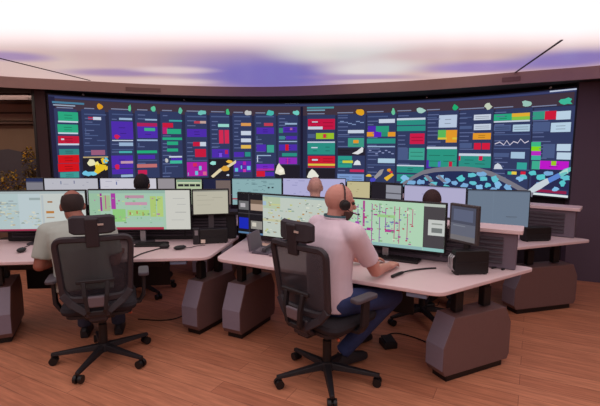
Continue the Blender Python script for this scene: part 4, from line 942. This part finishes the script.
# the bald man in the pale pink shirt
_, H, HM = person('bald bearded man in pale pink shirt and jeans, typing at right front console',
    (0.205, 2.845, 0.575), 56, (0.232, 2.885, 1.115), (0.266, 2.900, 1.228), 74, -0.12,
    [(0.125, 3.065, 1.045), (0.345, 2.725, 1.045)], [(0.25, 3.22, 0.80), (0.505, 2.865, 0.765)], [(0.49, 3.26, 0.735), (0.625, 3.055, 0.738)],
    [(0.49, 3.22, 0.53), (0.665, 3.03, 0.53)], [(0.42, 3.36, 0.11), (0.315, 3.03, 0.12)],
    (200, 140, 126), cloth((222, 202, 214)), JEANS, voxel=0.0065, beard=(84, 58, 52), fat=0.94, hand_dir=[(0.9, 0.35, -0.02), (0.55, 0.83, -0.03)],
    toes=[V((0.8, 0.6, 0)), V((0.85, 0.5, 0))], lanyard=mat((70, 110, 120), 0.7), sleeve=0.72)
hs = thing('headset', 'black headset with round ear cups worn by the bald man', 'headset', tuple(H(0, 0, 0)+V((0.205, 2.845, 0))))
o0 = H(0, 0, 0); h = lambda *p: H(*p)-o0
MB().tube([h(0.088*cos(k*pi/12)*1.0, -0.002, -0.005+0.128*sin(k*pi/12)) for k in range(13)], 0.0045, 8).build('headband', BLACK, hs, smooth=True)
for s in (-1, 1):
    MB().cone(h(s*0.088, -0.002, -0.012), h(s*0.116, -0.002, -0.012), 0.036, 0.032, 20).cone(h(s*0.116, -0.002, -0.012), h(s*0.121, -0.002, -0.012), 0.028, 0.02, 20).build('ear_cup', BLACK, hs, smooth='auto')
MB().tube([h(0.10, 0.0, -0.03), h(0.098, 0.06, -0.06), h(0.06, 0.12, -0.07)], 0.003, 6).capsule(h(0.06, 0.12, -0.07), h(0.045, 0.126, -0.07), 0.007, 0.007, 8).build('microphone_boom', BLACK, hs, smooth=True)
# the man in the grey-green shirt
person('balding man in grey-green shirt seated at left front console, seen from behind',
    (-1.60, 3.17, 0.575), -18, (-1.675, 3.29, 1.035), (-1.745, 3.345, 1.140), -28, -0.30,
    [(-1.865, 3.19, 0.965), (-1.455, 3.27, 0.955)], [(-1.905, 3.13, 0.725), (-1.40, 3.25, 0.735)], [(-1.82, 3.39, 0.735), (-1.47, 3.49, 0.735)],
    [(-1.80, 3.54, 0.52), (-1.56, 3.60, 0.52)], [(-1.82, 3.56, 0.10), (-1.56, 3.62, 0.10)],
    (150, 92, 76), cloth((170, 178, 170)), NAVYT, voxel=0.0085, hair=(48, 32, 31), hair_kind='balding', fat=1.12, hand_dir=[(0.2, 0.95, -0.02), (-0.3, 0.9, -0.02)], sleeve=0.80)
# second row operators
def operator(label, x, y, deg, ztop, skin, shirt, hair, kind='short', fat=1.0):
    a = math.radians(deg); F = V((sin(a), cos(a), 0)); Rt = V((cos(a), -sin(a), 0)); B = V((x, y, 0)); Z = lambda z: V((0, 0, z))
    n = B+F*0.02+Z(ztop-0.245)
    return person(label, B-F*0.05+Z(0.575), deg, n, B+F*0.06+Z(ztop-0.115), deg, -0.1, [n+Rt*s*0.19-Z(0.06) for s in (-1, 1)], [B+Rt*s*0.25+F*0.14+Z(0.74) for s in (-1, 1)],
        [B+Rt*s*0.16+F*0.36+Z(0.735) for s in (-1, 1)], [B+Rt*s*0.12+F*0.38+Z(0.53) for s in (-1, 1)], [B+Rt*s*0.12+F*0.36+Z(0.1) for s in (-1, 1)], skin, shirt, NAVYT, voxel=0.012, hair=hair, hair_kind=kind, fat=fat)
op = [((-1.735, 4.76), 0, 1.285, (150, 100, 84), cloth((70, 66, 76)), (34, 26, 30), 'dark-haired person beyond the white second row monitor, back of head showing'),
      ((0.165, 4.76), 2, 1.255, (222, 168, 152), cloth((170, 176, 190)), None, 'bald person in the second row, head showing left of the headset man'),
      ((1.19, 4.0), 38, 1.19, (150, 96, 80), cloth((60, 54, 62)), (58, 34, 34), 'brown-haired person beyond the green schematic monitor, top of head showing')]
for (xy, dg_, zt_, sk, shc, hr, lb) in op:
    operator(lb, xy[0], xy[1], dg_, zt_, sk, shc, hr)
    a = math.radians(dg_)
    place({0: 'black chair under the dark-haired person beyond the white second row monitor', 2: 'black chair under the bald second row person left of the headset man', 38: 'black chair under the brown-haired person beyond the green schematic monitor'}[dg_], xy[0]-sin(a)*0.10, xy[1]-cos(a)*0.10, -a, False)

# ---------------------------------------------------------------- light, world and view
wd = bpy.data.worlds.new('world'); S.world = wd; wd.use_nodes = True
wd.node_tree.nodes['Background'].inputs[0].default_value = lin((190, 150, 150))
wd.node_tree.nodes['Background'].inputs[1].default_value = 0.15
def lamp(name, loc, size, power, color, rot=(0, 0, 0)):
    l = bpy.data.lights.new(name, 'AREA'); l.shape = 'RECTANGLE'; l.size, l.size_y = size; l.energy = power; l.color = color
    o = bpy.data.objects.new(name, l); COL.objects.link(o); o.location = loc; o.rotation_euler = rot; return o
lamp('alcove_light', (-4.5, 6.2, 2.28), (1.6, 0.3), 15, (1.0, 0.85, 0.7))
vs = S.view_settings
S.display_settings.display_device = 'sRGB'
vs.view_transform = 'Standard'; vs.look = 'None'; vs.exposure = 0.0; vs.gamma = 1.0; vs.use_curve_mapping = False
